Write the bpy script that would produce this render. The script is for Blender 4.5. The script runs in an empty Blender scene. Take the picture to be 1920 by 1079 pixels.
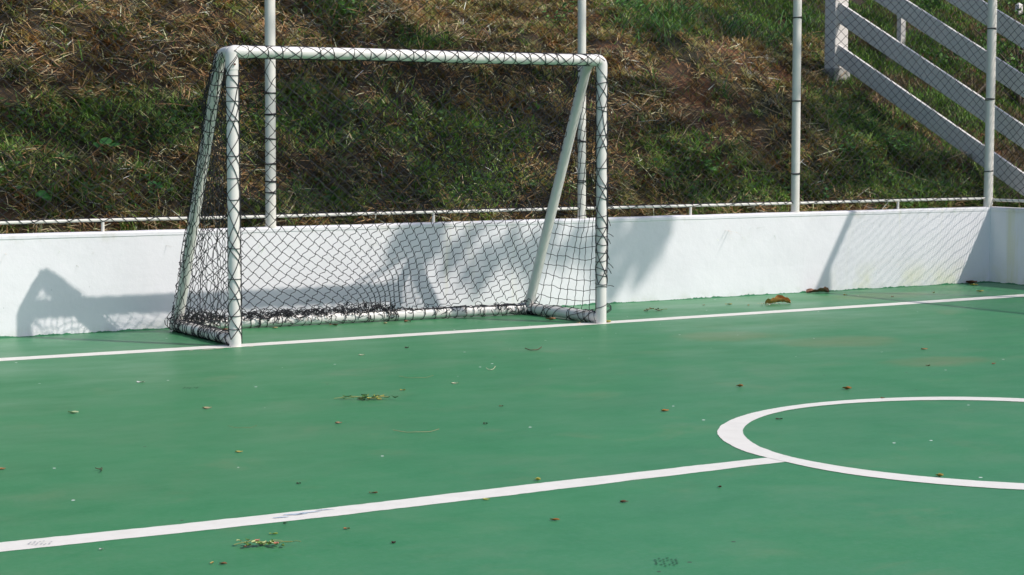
import bpy, bmesh, math, random
import numpy as np
from mathutils import Vector, noise, Matrix

rng = np.random.default_rng(7)
random.seed(7)
sc = bpy.context.scene
C = sc.collection

# ------------------------------------------------------------------ camera
yaw, pitch, roll = 0.5530216, -0.0795325, -0.0006142
fw = Vector((math.sin(yaw)*math.cos(pitch), math.cos(yaw)*math.cos(pitch), math.sin(pitch)))
rt = Vector((math.cos(yaw), -math.sin(yaw), 0))
up = rt.cross(fw)
rt2 = rt*math.cos(roll) + up*math.sin(roll)
up2 = -rt*math.sin(roll) + up*math.cos(roll)
cd = bpy.data.cameras.new('camera')
cam = bpy.data.objects.new('camera', cd)
C.objects.link(cam)
CAM = Vector((-6.6246, -11.8578, 1.4137))
m = Matrix((rt2, up2, -fw)).transposed().to_4x4()
m.translation = CAM
cam.matrix_world = m
cd.sensor_width = 36
cd.lens = 3612.2/1920*36
cd.clip_start = 0.05
cd.clip_end = 800
sc.camera = cam

# ------------------------------------------------------------------ light
SUN = Vector((0.57, -0.762, 1.0))          # towards the sun, per metre of height
sd = SUN.normalized()
elev = math.asin(sd.z)
w = bpy.data.worlds.new('World')
sc.world = w
w.use_nodes = True
nt = w.node_tree
bg = nt.nodes['Background']
sky = nt.nodes.new('ShaderNodeTexSky')
sky.sky_type = 'NISHITA'
sky.sun_disc = False
sky.sun_elevation = elev
sky.sun_rotation = math.atan2(sd.x, sd.y)
sky.air_density = 1.0
sky.dust_density = 1.5
nt.links.new(sky.outputs[0], bg.inputs[0])
bg.inputs[1].default_value = 0.15
ld = bpy.data.lights.new('sun', 'SUN')
ld.energy = 3.6
ld.angle = math.radians(0.55)
ld.color = (1.0, 0.95, 0.88)
lo = bpy.data.objects.new('sun', ld)
C.objects.link(lo)
lo.rotation_euler = (-sd).to_track_quat('-Z', 'Y').to_euler()
sc.view_settings.view_transform = 'Standard'
sc.view_settings.look = 'None'
sc.view_settings.exposure = 0.0
sc.view_settings.gamma = 1.0

# ------------------------------------------------------------------ helpers
def tag(o, label=None, cat=None, group=None, kind=None):
    if label: o['label'] = label
    if cat: o['category'] = cat
    if group: o['group'] = group
    if kind: o['kind'] = kind
    return o

def empty(name, loc, label, cat, group=None):
    o = bpy.data.objects.new(name, None)
    o.empty_display_size = 0.2
    o.location = loc
    C.objects.link(o)
    return tag(o, label, cat, group)

def mesh_obj(name, V, F, mat, parent=None, smooth=False, col=None):
    me = bpy.data.meshes.new(name)
    V = np.asarray(V, dtype=np.float32)
    if parent is not None:
        V = V - np.array(parent.location, dtype=np.float32)
    if isinstance(F, np.ndarray) and F.ndim == 2:
        n, k = F.shape
        me.vertices.add(len(V)); me.vertices.foreach_set('co', V.ravel())
        me.loops.add(n*k); me.loops.foreach_set('vertex_index', F.astype(np.int32).ravel())
        me.polygons.add(n); me.polygons.foreach_set('loop_start', np.arange(0, n*k, k, dtype=np.int32))
        me.update(calc_edges=True)
    else:
        me.from_pydata(V.tolist(), [], [tuple(int(i) for i in f) for f in F])
        me.update()
    if smooth:
        me.polygons.foreach_set('use_smooth', np.array([len(q_.vertices) <= 4 for q_ in me.polygons]) if len(me.polygons) < 20000 else np.ones(len(me.polygons), dtype=bool))
    if col is not None:
        a = me.color_attributes.new('tone', 'FLOAT_COLOR', 'POINT')
        c = np.ones((len(V), 4), dtype=np.float32); c[:, :3] = col
        a.data.foreach_set('color', c.ravel())
    me.materials.append(mat)
    o = bpy.data.objects.new(name, me)
    C.objects.link(o)
    if parent is not None:
        o.parent = parent
    return o

class MB:
    """collects shapes, links them as one mesh"""
    def __init__(s): s.V = []; s.F = []; s.n = 0
    def add(s, V, F):
        V = np.asarray(V, float); F = [tuple(int(i)+s.n for i in f) for f in F]
        s.V.append(V); s.F += F; s.n += len(V)
    def box(s, lo, hi):
        x0, y0, z0 = lo; x1, y1, z1 = hi
        s.add([(x0,y0,z0),(x1,y0,z0),(x1,y1,z0),(x0,y1,z0),(x0,y0,z1),(x1,y0,z1),(x1,y1,z1),(x0,y1,z1)],
              [(0,3,2,1),(4,5,6,7),(0,1,5,4),(1,2,6,5),(2,3,7,6),(3,0,4,7)])
    def tube(s, pts, r, n=16, cap=True):
        V, F = tube_geo(pts, r, n, cap); s.add(V, F)
    def build(s, name, mat, parent=None, smooth=False):
        return mesh_obj(name, np.concatenate(s.V), s.F, mat, parent, smooth)

def frames(P):
    P = np.asarray(P, float)
    T = np.gradient(P, axis=0); T /= np.linalg.norm(T, axis=1)[:, None] + 1e-12
    N = np.zeros_like(P)
    a = np.array([0, 0, 1.]) if abs(T[0, 2]) < .9 else np.array([1., 0, 0])
    n0 = np.cross(T[0], a); n0 /= np.linalg.norm(n0)
    N[0] = n0
    for i in range(1, len(P)):
        v = N[i-1] - T[i]*np.dot(N[i-1], T[i]); l = np.linalg.norm(v)
        N[i] = v/l if l > 1e-9 else N[i-1]
    B = np.cross(T, N)
    return P, T, N, B

def tube_geo(pts, r, n=16, cap=True):
    P, T, N, B = frames(pts)
    R = np.full(len(P), r) if np.isscalar(r) else np.asarray(r, float)
    a = np.arange(n)*2*np.pi/n
    V = P[:, None] + R[:, None, None]*(np.cos(a)[None, :, None]*N[:, None] + np.sin(a)[None, :, None]*B[:, None])
    V = V.reshape(-1, 3); F = []
    for i in range(len(P)-1):
        for j in range(n):
            k = (j+1) % n
            F.append((i*n+j, i*n+k, (i+1)*n+k, (i+1)*n+j))
    if cap:      # caps on their own vertices, so the tube's shading stays clean
        k = len(V); V = np.concatenate([V, V[:n], V[-n:]])
        F.append(tuple(range(k+n-1, k-1, -1))); F.append(tuple(k+n+j for j in range(n)))
    return V, F

def round_path(pts, rad, k=6):
    pts = [np.array(p, float) for p in pts]; out = [pts[0]]
    for i in range(1, len(pts)-1):
        a, b, c = pts[i-1], pts[i], pts[i+1]
        u = (a-b)/np.linalg.norm(a-b); v = (c-b)/np.linalg.norm(c-b)
        d = min(rad, .45*np.linalg.norm(a-b), .45*np.linalg.norm(c-b))
        p0, p2 = b+u*d, b+v*d
        for t in np.linspace(0, 1, k):
            out.append((1-t)**2*p0 + 2*t*(1-t)*b + t*t*p2)
    out.append(pts[-1])
    return np.array(out)

def cord_obj(name, lines, r, mat, parent, n=3, knots=None, kr=.005):
    """many thin strands in one mesh"""
    VS, FS, off = [], [], 0
    a = np.arange(n)*2*np.pi/n
    for L in lines:
        L = np.asarray(L, float)
        if len(L) < 2: continue
        T = np.gradient(L, axis=0); T /= np.linalg.norm(T, axis=1)[:, None] + 1e-9
        ref = np.tile(np.array([.31, .9, .29]), (len(L), 1))
        bad = np.abs((T*ref).sum(1)) > .93; ref[bad] = (.9, -.3, .3)
        N = np.cross(T, ref); N /= np.linalg.norm(N, axis=1)[:, None] + 1e-9
        B = np.cross(T, N)
        V = (L[:, None] + r*(np.cos(a)[None, :, None]*N[:, None] + np.sin(a)[None, :, None]*B[:, None])).reshape(-1, 3)
        i = np.arange(len(L)-1)[:, None]*n; j = np.arange(n)[None, :]; k = (j+1) % n
        F = np.stack([i+j, i+k, i+n+k, i+n+j], -1).reshape(-1, 4) + off
        VS.append(V); FS.append(F); off += len(V)
    if knots is not None:
        P = np.array(knots); e = np.array([(1,0,0),(-1,0,0),(0,1,0),(0,-1,0),(0,0,1),(0,0,-1)])*kr
        ff = np.array([(0,2,1,4),(0,3,1,2),(0,4,1,5),(2,4,3,5)])     # crossing fins read as a tied knot
        ff = np.array([(0,2,4,4),(2,1,4,4),(1,3,4,4),(3,0,4,4),(2,0,5,5),(1,2,5,5),(3,1,5,5),(0,3,5,5)])
        # each knot an octahedron; faces as quads split along an edge midpoint keep one face size
        V = (P[:, None]+e[None]).reshape(-1, 3)
        mids = []
        k = len(P)
        tri = np.array([(0,2,4),(2,1,4),(1,3,4),(3,0,4),(2,0,5),(1,2,5),(3,1,5),(0,3,5)])
        c = (e[tri].mean(1)*1.25)
        VV = (P[:, None]+np.concatenate([e, c])[None]).reshape(-1, 3)
        q = np.array([(0, 10, 2, 6), (2, 11, 1, 7), (1, 12, 3, 8), (3, 13, 0, 9), (0, 6, 4, 9), (2, 7, 4, 6), (1, 8, 4, 7), (3, 9, 4, 8),
                      (0, 13, 5, 10), (2, 10, 5, 11), (1, 11, 5, 12), (3, 12, 5, 13)])
        FS.append((np.arange(k)[:, None, None]*14+q[None]).reshape(-1, 4)+off); VS.append(VV)
    return mesh_obj(name, np.concatenate(VS), np.concatenate(FS), mat, parent)

def sm(a, b, x):
    t = np.clip((x-a)/(b-a), 0, 1); return t*t*(3-2*t)

# ------------------------------------------------------------------ materials
def mat_new(name):
    mt = bpy.data.materials.new(name); mt.use_nodes = True
    t = mt.node_tree; return mt, t, t.nodes['Principled BSDF']

def nd(t, typ, **kw):
    n = t.nodes.new(typ)
    for k, v in kw.items():
        if k in n.inputs: n.inputs[k].default_value = v
        else: setattr(n, k, v)
    return n

def noise_n(t, scale, detail=3, rough=.55, vec=None, dist=0.0):
    n = nd(t, 'ShaderNodeTexNoise'); n.inputs['Scale'].default_value = scale
    n.inputs['Detail'].default_value = detail; n.inputs['Roughness'].default_value = rough
    n.inputs['Distortion'].default_value = dist
    if vec is not None: t.links.new(vec, n.inputs['Vector'])
    return n.outputs['Fac']

def coords(t, scale=(1, 1, 1), loc=(0, 0, 0)):
    g = t.nodes.new('ShaderNodeNewGeometry'); mp = t.nodes.new('ShaderNodeMapping')
    mp.inputs['Scale'].default_value = scale; mp.inputs['Location'].default_value = loc
    t.links.new(g.outputs['Position'], mp.inputs['Vector']); return mp.outputs['Vector']

def ramp(t, fac, stops):
    r = t.nodes.new('ShaderNodeValToRGB')
    el = r.color_ramp.elements
    while len(el) < len(stops): el.new(.5)
    for e, (p, c) in zip(el, stops):
        e.position = p; e.color = (*c, 1) if len(c) == 3 else c
    t.links.new(fac, r.inputs['Fac']); return r.outputs['Color']

def mixc(t, fac, a, b, mode='MIX'):
    m_ = t.nodes.new('ShaderNodeMix'); m_.data_type = 'RGBA'; m_.blend_type = mode
    for sock, v in ((m_.inputs[0], fac), (m_.inputs[6], a), (m_.inputs[7], b)):
        if hasattr(v, 'is_output'): t.links.new(v, sock)
        elif isinstance(v, (int, float)): sock.default_value = v
        else: sock.default_value = (*v, 1)
    return m_.outputs[2]

def math_n(t, op, a, b=None, c=None, clamp=False):
    m_ = t.nodes.new('ShaderNodeMath'); m_.operation = op; m_.use_clamp = clamp
    for i, v in enumerate((a, b, c)):
        if v is None: continue
        if hasattr(v, 'is_output'): t.links.new(v, m_.inputs[i])
        else: m_.inputs[i].default_value = v
    return m_.outputs[0]

def bump(t, bs, h, strength=.2, dist=.01):
    b = t.nodes.new('ShaderNodeBump'); b.inputs['Strength'].default_value = strength
    b.inputs['Distance'].default_value = dist
    t.links.new(h, b.inputs['Height']); t.links.new(b.outputs[0], bs.inputs['Normal'])

def simple(name, c, rough=.6, var=.15, scale=20, b=.0):
    mt, t, bs = mat_new(name)
    v = coords(t)
    f = noise_n(t, scale, 4, .6, v)
    col = ramp(t, f, [(.3, tuple(x*(1-var) for x in c)), (.7, tuple(min(1, x*(1+var)) for x in c))])
    t.links.new(col, bs.inputs['Base Color']); bs.inputs['Roughness'].default_value = rough
    if b: bump(t, bs, f, b)
    return mt

def smooth_at(t, x, lo, hi):
    m_ = t.nodes.new('ShaderNodeMapRange'); m_.interpolation_type = 'SMOOTHSTEP'
    m_.inputs['From Min'].default_value = lo; m_.inputs['From Max'].default_value = hi
    t.links.new(x, m_.inputs['Value']); return m_.outputs[0]

# court paint
def court_mat():
    mt, t, bs = mat_new('green_court_paint')
    g = coords(t)
    big = noise_n(t, .8, 6, .65, g, .3)
    streak = noise_n(t, 2.6, 7, .7, coords(t, (1, 1.3, 1), (2, 5, 0)), .25)
    fine = noise_n(t, 38, 5, .75, g)
    c = ramp(t, big, [(.3, (.032, .196, .068)), (.5, (.045, .218, .083)), (.72, (.064, .230, .096))])
    c2 = ramp(t, streak, [(.34, (.022, .184, .061)), (.50, (.043, .216, .083)), (.74, (.082, .236, .108))])
    c = mixc(t, .5, c, c2)
    c = mixc(t, math_n(t, 'MULTIPLY', smooth_at(t, fine, .42, .75), .45), c, (.095, .26, .14))
    c = mixc(t, math_n(t, 'MULTIPLY', smooth_at(t, noise_n(t, 90, 3, .7, g), .55, .75), .18), c, (.02, .14, .05))
    grey = smooth_at(t, noise_n(t, 1.3, 5, .7, coords(t, (1, 1, 1), (9, 4, 0)), .5), .50, .70)
    c = mixc(t, math_n(t, 'MULTIPLY', grey, .14), c, (.20, .26, .16))
    # worn sandy stains towards the wall
    st = noise_n(t, 1.7, 5, .65, coords(t, (1, 1.2, 1), (3.1, 1.7, 0)), .4)
    st = smooth_at(t, st, .56, .74)
    c = mixc(t, math_n(t, 'MULTIPLY', st, .20), c, (.26, .25, .14))
    # rusty dirt stains dried on in front of the goal line at the right
    sx_ = nd(t, 'ShaderNodeSeparateXYZ'); t.links.new(g, sx_.inputs[0])
    for (px0, py0, ax, ay) in ((1.72, -1.22, .55, .42), (2.15, -1.9, .62, .40), (4.9, .75, .8, .35), (1.9, -3.1, .5, .3)):
        dx_ = math_n(t, 'DIVIDE', math_n(t, 'SUBTRACT', sx_.outputs[0], px0), ax); dy_ = math_n(t, 'DIVIDE', math_n(t, 'SUBTRACT', sx_.outputs[1], py0), ay)
        dd_ = math_n(t, 'ADD', math_n(t, 'MULTIPLY', dx_, dx_), math_n(t, 'MULTIPLY', dy_, dy_))
        dn_ = math_n(t, 'SUBTRACT', dd_, math_n(t, 'MULTIPLY', noise_n(t, 3.5, 5, .7, g), 1.6))
        c = mixc(t, math_n(t, 'MULTIPLY', math_n(t, 'SUBTRACT', 1.0, smooth_at(t, dn_, -.75, .15)), .26), c, (.25, .20, .09))
    # tiny pale and dark specks (paint chips, grit)
    vo = nd(t, 'ShaderNodeTexVoronoi'); vo.inputs['Scale'].default_value = 6.0; t.links.new(g, vo.inputs['Vector'])
    sp = math_n(t, 'LESS_THAN', vo.outputs['Distance'], .050)
    pick = nd(t, 'ShaderNodeSeparateColor'); t.links.new(vo.outputs['Color'], pick.inputs[0])
    c = mixc(t, math_n(t, 'MULTIPLY', sp, math_n(t, 'GREATER_THAN', pick.outputs[0], .72)), c, (.78, .82, .76))
    c = mixc(t, math_n(t, 'MULTIPLY', sp, math_n(t, 'LESS_THAN', pick.outputs[0], .10)), c, (.05, .05, .03))
    t.links.new(c, bs.inputs['Base Color'])
    ro = ramp(t, noise_n(t, .9, 4, .6, coords(t, (1, 2, 1), (5, 2, 0))), [(.3, (.33,)*3), (.7, (.52,)*3)])
    t.links.new(ro, bs.inputs['Roughness']); bs.inputs['Specular IOR Level'].default_value = .38
    bump(t, bs, noise_n(t, 60, 4, .6, g), .12, .004)
    return mt

def line_mat():
    mt, t, bs = mat_new('white_line_paint')
    g = coords(t)
    f = noise_n(t, 9, 5, .65, g)
    c = ramp(t, f, [(.3, (.74, .70, .635)), (.6, (.81, .77, .705))])
    scr = noise_n(t, 30, 4, .8, coords(t, (.5, 3, 1)), .8)
    c = mixc(t, math_n(t, 'MULTIPLY', smooth_at(t, scr, .60, .72), .6), c, (.46, .48, .47))
    wr = smooth_at(t, noise_n(t, 16, 7, .85, g, .3), .66, .70)
    c = mixc(t, math_n(t, 'MULTIPLY', wr, .7), c, (.10, .25, .13))
    t.links.new(c, bs.inputs['Base Color']); bs.inputs['Roughness'].default_value = .5
    return mt

def wall_mat():
    mt, t, bs = mat_new('white_wall_paint')
    g = coords(t)
    geo = t.nodes.new('ShaderNodeNewGeometry'); sx = t.nodes.new('ShaderNodeSeparateXYZ')
    t.links.new(geo.outputs['Position'], sx.inputs[0])
    X, Z = sx.outputs[0], sx.outputs[2]
    f = noise_n(t, 1.6, 5, .6, g)
    c = ramp(t, f, [(.3, (.765, .745, .77)), (.7, (.83, .81, .832))])
    # yellow damp streaks running down from the coping
    stv = noise_n(t, 1.0, 4, .6, coords(t, (4.5, 4.5, .45), (.7, 0, 0)), .3)
    st = smooth_at(t, stv, .54, .70)
    region = math_n(t, 'MAXIMUM', smooth_at(t, X, 4.9, 5.6),
                    math_n(t, 'MULTIPLY', smooth_at(t, X, .6, 1.0), math_n(t, 'SUBTRACT', 1.0, smooth_at(t, X, 1.6, 2.1))))
    c = mixc(t, math_n(t, 'MULTIPLY', math_n(t, 'MULTIPLY', st, region), .85), c, (.72, .69, .53))
    low = math_n(t, 'MULTIPLY', math_n(t, 'SUBTRACT', 1.0, smooth_at(t, Z, .05, .30)), smooth_at(t, noise_n(t, 2.5, 4, .6, g), .4, .65))
    c = mixc(t, math_n(t, 'MULTIPLY', math_n(t, 'MULTIPLY', low, smooth_at(t, X, 4.6, 5.4)), .8), c, (.74, .72, .56))
    # grime under the coping
    gr = math_n(t, 'MULTIPLY', smooth_at(t, Z, .62, .70), smooth_at(t, noise_n(t, 7, 5, .7, coords(t, (1, 1, .5))), .52, .72))
    c = mixc(t, math_n(t, 'MULTIPLY', gr, .5), c, (.55, .52, .44))
    # small rust marks
    vo = nd(t, 'ShaderNodeTexVoronoi'); vo.inputs['Scale'].default_value = 2.1; t.links.new(coords(t, (1, 0, 1.3), (.36, 0, .2)), vo.inputs['Vector'])
    rs = math_n(t, 'SUBTRACT', 1.0, smooth_at(t, math_n(t, 'ADD', vo.outputs['Distance'], math_n(t, 'MULTIPLY', noise_n(t, 30, 3, .6, g), .06)), .035, .07))
    c = mixc(t, math_n(t, 'MULTIPLY', rs, .45), c, (.50, .42, .30))
    sp = nd(t, 'ShaderNodeTexVoronoi'); sp.inputs['Scale'].default_value = 9; t.links.new(coords(t, (1, 0, 1)), sp.inputs['Vector'])
    c = mixc(t, math_n(t, 'MULTIPLY', math_n(t, 'LESS_THAN', sp.outputs['Distance'], .03), .6), c, (.30, .30, .30))
    bm1 = nd(t, 'ShaderNodeTexVoronoi'); bm1.inputs['Scale'].default_value = 1.7; t.links.new(coords(t, (1, 0, 1), (.2, 0, .55)), bm1.inputs['Vector'])
    rr_ = math_n(t, 'ADD', bm1.outputs['Distance'], math_n(t, 'MULTIPLY', noise_n(t, 12, 5, .7, g), .10))
    ball = math_n(t, 'MULTIPLY', math_n(t, 'SUBTRACT', 1.0, smooth_at(t, rr_, .10, .22)), smooth_at(t, noise_n(t, 22, 5, .8, g), .45, .70))
    c = mixc(t, math_n(t, 'MULTIPLY', ball, .22), c, (.42, .43, .40))
    foot = math_n(t, 'MULTIPLY', math_n(t, 'SUBTRACT', 1.0, smooth_at(t, Z, .0, .09)), smooth_at(t, noise_n(t, 6, 6, .75, g), .40, .65))
    c = mixc(t, math_n(t, 'MULTIPLY', foot, .35), c, (.50, .52, .42))
    # ragged green floor paint brushed on to the foot of the wall
    ed = math_n(t, 'MULTIPLY', smooth_at(t, noise_n(t, 5, 6, .75, coords(t, (1, 1, 0))), .42, .75), .022)
    gl = math_n(t, 'LESS_THAN', math_n(t, 'SUBTRACT', Z, ed), .004)
    c = mixc(t, gl, c, (.045, .20, .10))
    t.links.new(c, bs.inputs['Base Color']); bs.inputs['Roughness'].default_value = .75
    bump(t, bs, noise_n(t, 5, 6, .65, g), .25, .02)
    return mt

def pipe_mat(name, c, chips=.5, rough=.42):
    mt, t, bs = mat_new(name)
    g = coords(t)
    f = noise_n(t, 6, 4, .6, g)
    col = ramp(t, f, [(.3, tuple(x*.93 for x in c)), (.7, c)])
    r_ = smooth_at(t, noise_n(t, 22, 5, .7, g), .70, .76)
    col = mixc(t, math_n(t, 'MULTIPLY', r_, chips), col, (.30, .20, .13))
    gr = smooth_at(t, noise_n(t, 9, 6, .75, coords(t, (1, 1, .35), (3, 1, 0))), .50, .72)
    col = mixc(t, math_n(t, 'MULTIPLY', gr, .35*min(1, chips*2+.3)), col, tuple(x*.62 for x in c))
    t.links.new(col, bs.inputs['Base Color']); bs.inputs['Roughness'].default_value = rough
    bump(t, bs, f, .1, .004)
    return mt

def tone_mat(name, rough=.7, trans=.0):
    mt, t, bs = mat_new(name)
    a = t.nodes.new('ShaderNodeVertexColor'); a.layer_name = 'tone'
    n_ = ramp(t, noise_n(t, 40, 3, .6, coords(t)), [(.3, (.8, .8, .8)), (.7, (1.1, 1.1, 1.1))])
    c = mixc(t, 1.0, a.outputs[0], n_, 'MULTIPLY')
    t.links.new(c, bs.inputs['Base Color']); bs.inputs['Roughness'].default_value = rough
    bs.inputs['Specular IOR Level'].default_value = .3
    if trans:
        tr = t.nodes.new('ShaderNodeBsdfTranslucent'); t.links.new(c, tr.inputs[0])
        ms = t.nodes.new('ShaderNodeMixShader'); ms.inputs[0].default_value = trans
        out = t.nodes['Material Output']
        t.links.new(bs.outputs[0], ms.inputs[1]); t.links.new(tr.outputs[0], ms.inputs[2]); t.links.new(ms.outputs[0], out.inputs[0])
    return mt

def soil_mat():
    mt, t, bs = mat_new('bank_soil')
    g = coords(t)
    f = noise_n(t, 3, 6, .7, g, .4)
    c = ramp(t, f, [(.28, (.022, .015, .009)), (.45, (.055, .033, .018)), (.56, (.14, .060, .028)), (.72, (.28, .125, .055))])
    f2 = noise_n(t, 1.1, 4, .6, coords(t, (1, 1, 1), (4, 0, 1)))
    c = mixc(t, smooth_at(t, f2, .42, .60), c, (.030, .032, .013))
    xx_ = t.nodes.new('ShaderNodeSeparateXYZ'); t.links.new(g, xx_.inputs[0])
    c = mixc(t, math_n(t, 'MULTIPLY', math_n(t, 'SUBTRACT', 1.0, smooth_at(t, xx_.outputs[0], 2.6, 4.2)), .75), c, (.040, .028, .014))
    t.links.new(c, bs.inputs['Base Color']); bs.inputs['Roughness'].default_value = .95
    bump(t, bs, noise_n(t, 26, 6, .75, g), .8, .03)
    return mt

M = {}
M['court'] = court_mat(); M['line'] = line_mat(); M['wall'] = wall_mat()
M['goal'] = pipe_mat('white_goal_paint', (.80, .755, .715), .3, .38)
M['pole'] = pipe_mat('white_pole_paint', (.77, .725, .665), .15, .45)
M['rail'] = pipe_mat('chipped_rail_paint', (.76, .72, .66), .9, .5)
M['net'] = simple('black_net_cord', (.012, .012, .017), .65, .3, 60)
M['tie'] = simple('black_plastic_tie', (.010, .010, .012), .45, .2, 30)
M['board'] = pipe_mat('white_board_paint', (.72, .675, .635), .2, .6)
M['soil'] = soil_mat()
M['blade'] = tone_mat('grass_blades', .65, .22)
M['leafy'] = tone_mat('leaf_litter', .7, .12)
M['rust'] = simple('rust', (.10, .03, .02), .8)
M['bark'] = simple('bark', (.10, .075, .05), .9, .4, 12, .5)

# ------------------------------------------------------------------ ground shapes
WY, WX, WH, WT = 1.349, 6.872, .715, .13     # wall face y, side wall face x, height, thickness

def bank_h(x, y):
    """height of the hillside (numpy arrays)"""
    x = np.asarray(x, float); y = np.asarray(y, float)
    z1 = .55 + .9*np.maximum(0, y-1.55)
    k = .45 + .55*(1-sm(1.5, 3, x))
    z1 = np.where(z1 > 2.3, 2.3 + (z1-2.3)*k, z1)
    z1 = np.where(z1 > 4.0, 4.0 + (z1-4.0)*.45, z1)
    z2 = np.maximum(.02, .69 + .495*(y-1.43))
    z2 = np.where(z2 > 4.6, 4.6 + (z2-4.6)*.4, z2)
    ww = sm(5.0, 7.0, x)
    return z1*(1-ww) + z2*ww

def nz(x, y, z=0.0): return noise.noise(Vector((x, y, z)))

def bank_bumps(x, y):
    amp = float(sm(1.5, 2.0, y)) if x < 7.0 else 1.0
    if x > 7.3: amp *= .45
    return amp*(.13*nz(x*.9, y*.9, 3) + .13*nz(x*2.6, y*2.6, 8) + .085*nz(x*5.5, y*5.5, 1))

# bank mesh (L-shaped: behind the end wall and outside the side wall)
xs = np.unique(np.round(np.concatenate([np.arange(-90, -14, 6), np.arange(-14, -4, .5), np.arange(-4, 6.9, .08), [7.004],
                                        np.arange(7.1, 11, .1), np.arange(11, 20, .5), np.arange(20, 100, 6)]), 3))
ys = np.unique(np.round(np.concatenate([np.arange(-90, -14, 6), np.arange(-14, 0, 1.0), np.arange(0, 1.4, .2), [1.481],
                                        np.arange(1.56, 6.5, .08), np.arange(6.5, 14, .5), np.arange(14, 100, 5)]), 3))
XX, YY = np.meshgrid(xs, ys, indexing='ij')
HH = bank_h(XX, YY)
for i in range(len(xs)):
    for j in range(len(ys)):
        HH[i, j] += bank_bumps(xs[i], ys[j])
HH = np.maximum(HH, np.where(YY < 1.2, .012, .012))
V = np.stack([XX, YY, HH], -1).reshape(-1, 3)
F = []
ny = len(ys)
for i in range(len(xs)-1):
    for j in range(len(ys)-1):
        cx, cy = (xs[i]+xs[i+1])/2, (ys[j]+ys[j+1])/2
        if cx < 7.0 and cy < 1.48: continue
        F.append((i*ny+j, (i+1)*ny+j, (i+1)*ny+j+1, i*ny+j+1))
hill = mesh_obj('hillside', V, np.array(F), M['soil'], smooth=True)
tag(hill, 'steep brown earth bank rising behind the white court wall', kind='structure')

# far ground sheet under everything, and the court slab above it
gm = simple('far_ground', (.06, .085, .03), .95, .4, .5)
tag(mesh_obj('ground', [(-400, -400, -.06), (400, -400, -.06), (400, 400, -.06), (-400, 400, -.06)], [(0, 1, 2, 3)], gm),
    'grassy ground around the court', kind='structure')
bm_ = MB(); bm_.box((-6.99, -28, -.05), (6.99, 1.47, 0))
court = tag(bm_.build('court_floor', M['court']), 'green painted concrete court floor with scattered leaves', kind='structure')

def strip(name, A, B, z, label):
    A = np.asarray(A, float); B = np.asarray(B, float); n = len(A)
    V = np.concatenate([np.c_[A, np.full(n, z)], np.c_[B, np.full(n, z)]])
    F = np.array([(i, i+1, n+i+1, n+i) for i in range(n-1)])
    o = mesh_obj(name, V, F, M['line'])
    return tag(o, label, kind='structure')

def wob(x, k, s=0): return .006*nz(x*5, s, k) + .004*nz(x*22, s, k+3) + .003*nz(x*70, s, k+5)
# goal line
gx = np.arange(-6.8, 6.8, .03)
top = np.interp(gx, [-6.8, -3.01, -1.37, 1.61, 4.34, 6.2, 6.8], [.165, .165, .118, .108, .145, .20, .205])
bot = np.interp(gx, [-6.8, -3.07, -1.45, 1.51, 4.17, 5.97, 6.8], [.003, .003, -.045, -.047, -.030, .01, .02])
strip('goal_line', np.c_[gx, [b+wob(x, 1) for x, b in zip(gx, bot)]], np.c_[gx, [b+wob(x, 2) for x, b in zip(gx, top)]], .0012,
      'thin white goal line painted under the goal posts')
# penalty line
px_ = np.arange(-6.8, -1.235, .02)
bot = np.interp(px_, [-6.8, -4.717, -4.095, -3.407, -2.6, -1.33, -1.1], [-5.45, -5.458, -5.488, -5.505, -5.494, -5.466, -5.46])
top = np.interp(px_, [-6.8, -4.672, -4.037, -3.329, -2.498, -1.285, -1.1], [-5.30, -5.309, -5.341, -5.354, -5.337, -5.34, -5.34])
strip('marking_line', np.c_[px_, [b+wob(x, 5) for x, b in zip(px_, bot)]], np.c_[px_, [b+wob(x, 6) for x, b in zip(px_, top)]], .0012,
      'wide white marking line running in from the left to the circle')
# circle
ao = [(0, 1.352), (25, 1.352), (40.7, 1.352), (57.3, 1.36), (76.6, 1.346), (97.4, 1.343), (116.5, 1.347), (126.1, 1.35), (135.4, 1.358), (142.6, 1.363), (148.7, 1.360),
      (159.3, 1.358), (167.5, 1.360), (175, 1.349), (180.4, 1.345), (195.6, 1.365), (206.5, 1.369), (215.8, 1.377), (226.1, 1.390), (250, 1.38), (300, 1.352), (360, 1.352)]
ai = [(0, 1.23), (25, 1.225), (40.5, 1.22), (58.9, 1.233), (79.4, 1.238), (103.8, 1.256), (121.4, 1.246), (131.8, 1.241), (140.9, 1.242), (150.3, 1.238), (159.6, 1.242), (167.6, 1.245),
      (175.1, 1.246), (191.6, 1.234), (204.1, 1.230), (214.6, 1.232), (226.4, 1.245), (250, 1.24), (300, 1.23), (360, 1.23)]
th = np.linspace(0, 360, 721)
ccx, ccy = .0513, -5.4788
def ring(ctrl, s):
    r_ = np.interp(th, [a for a, _ in ctrl], [b for _, b in ctrl])
    k_ = np.ones(9)/9; r_ = np.convolve(np.r_[r_[-5:-1], r_, r_[1:5]], k_, 'valid')
    r_ = r_ + np.array([wob(a*.05, s) for a in th])*.6; r_[-1] = r_[0]
    a = np.radians(th); return np.c_[ccx + r_*np.cos(a), ccy + r_*np.sin(a)]
strip('centre_circle', ring(ao, 11), ring(ai, 12), .0022, 'white circle painted on the green floor, joined by the wide line')

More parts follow.
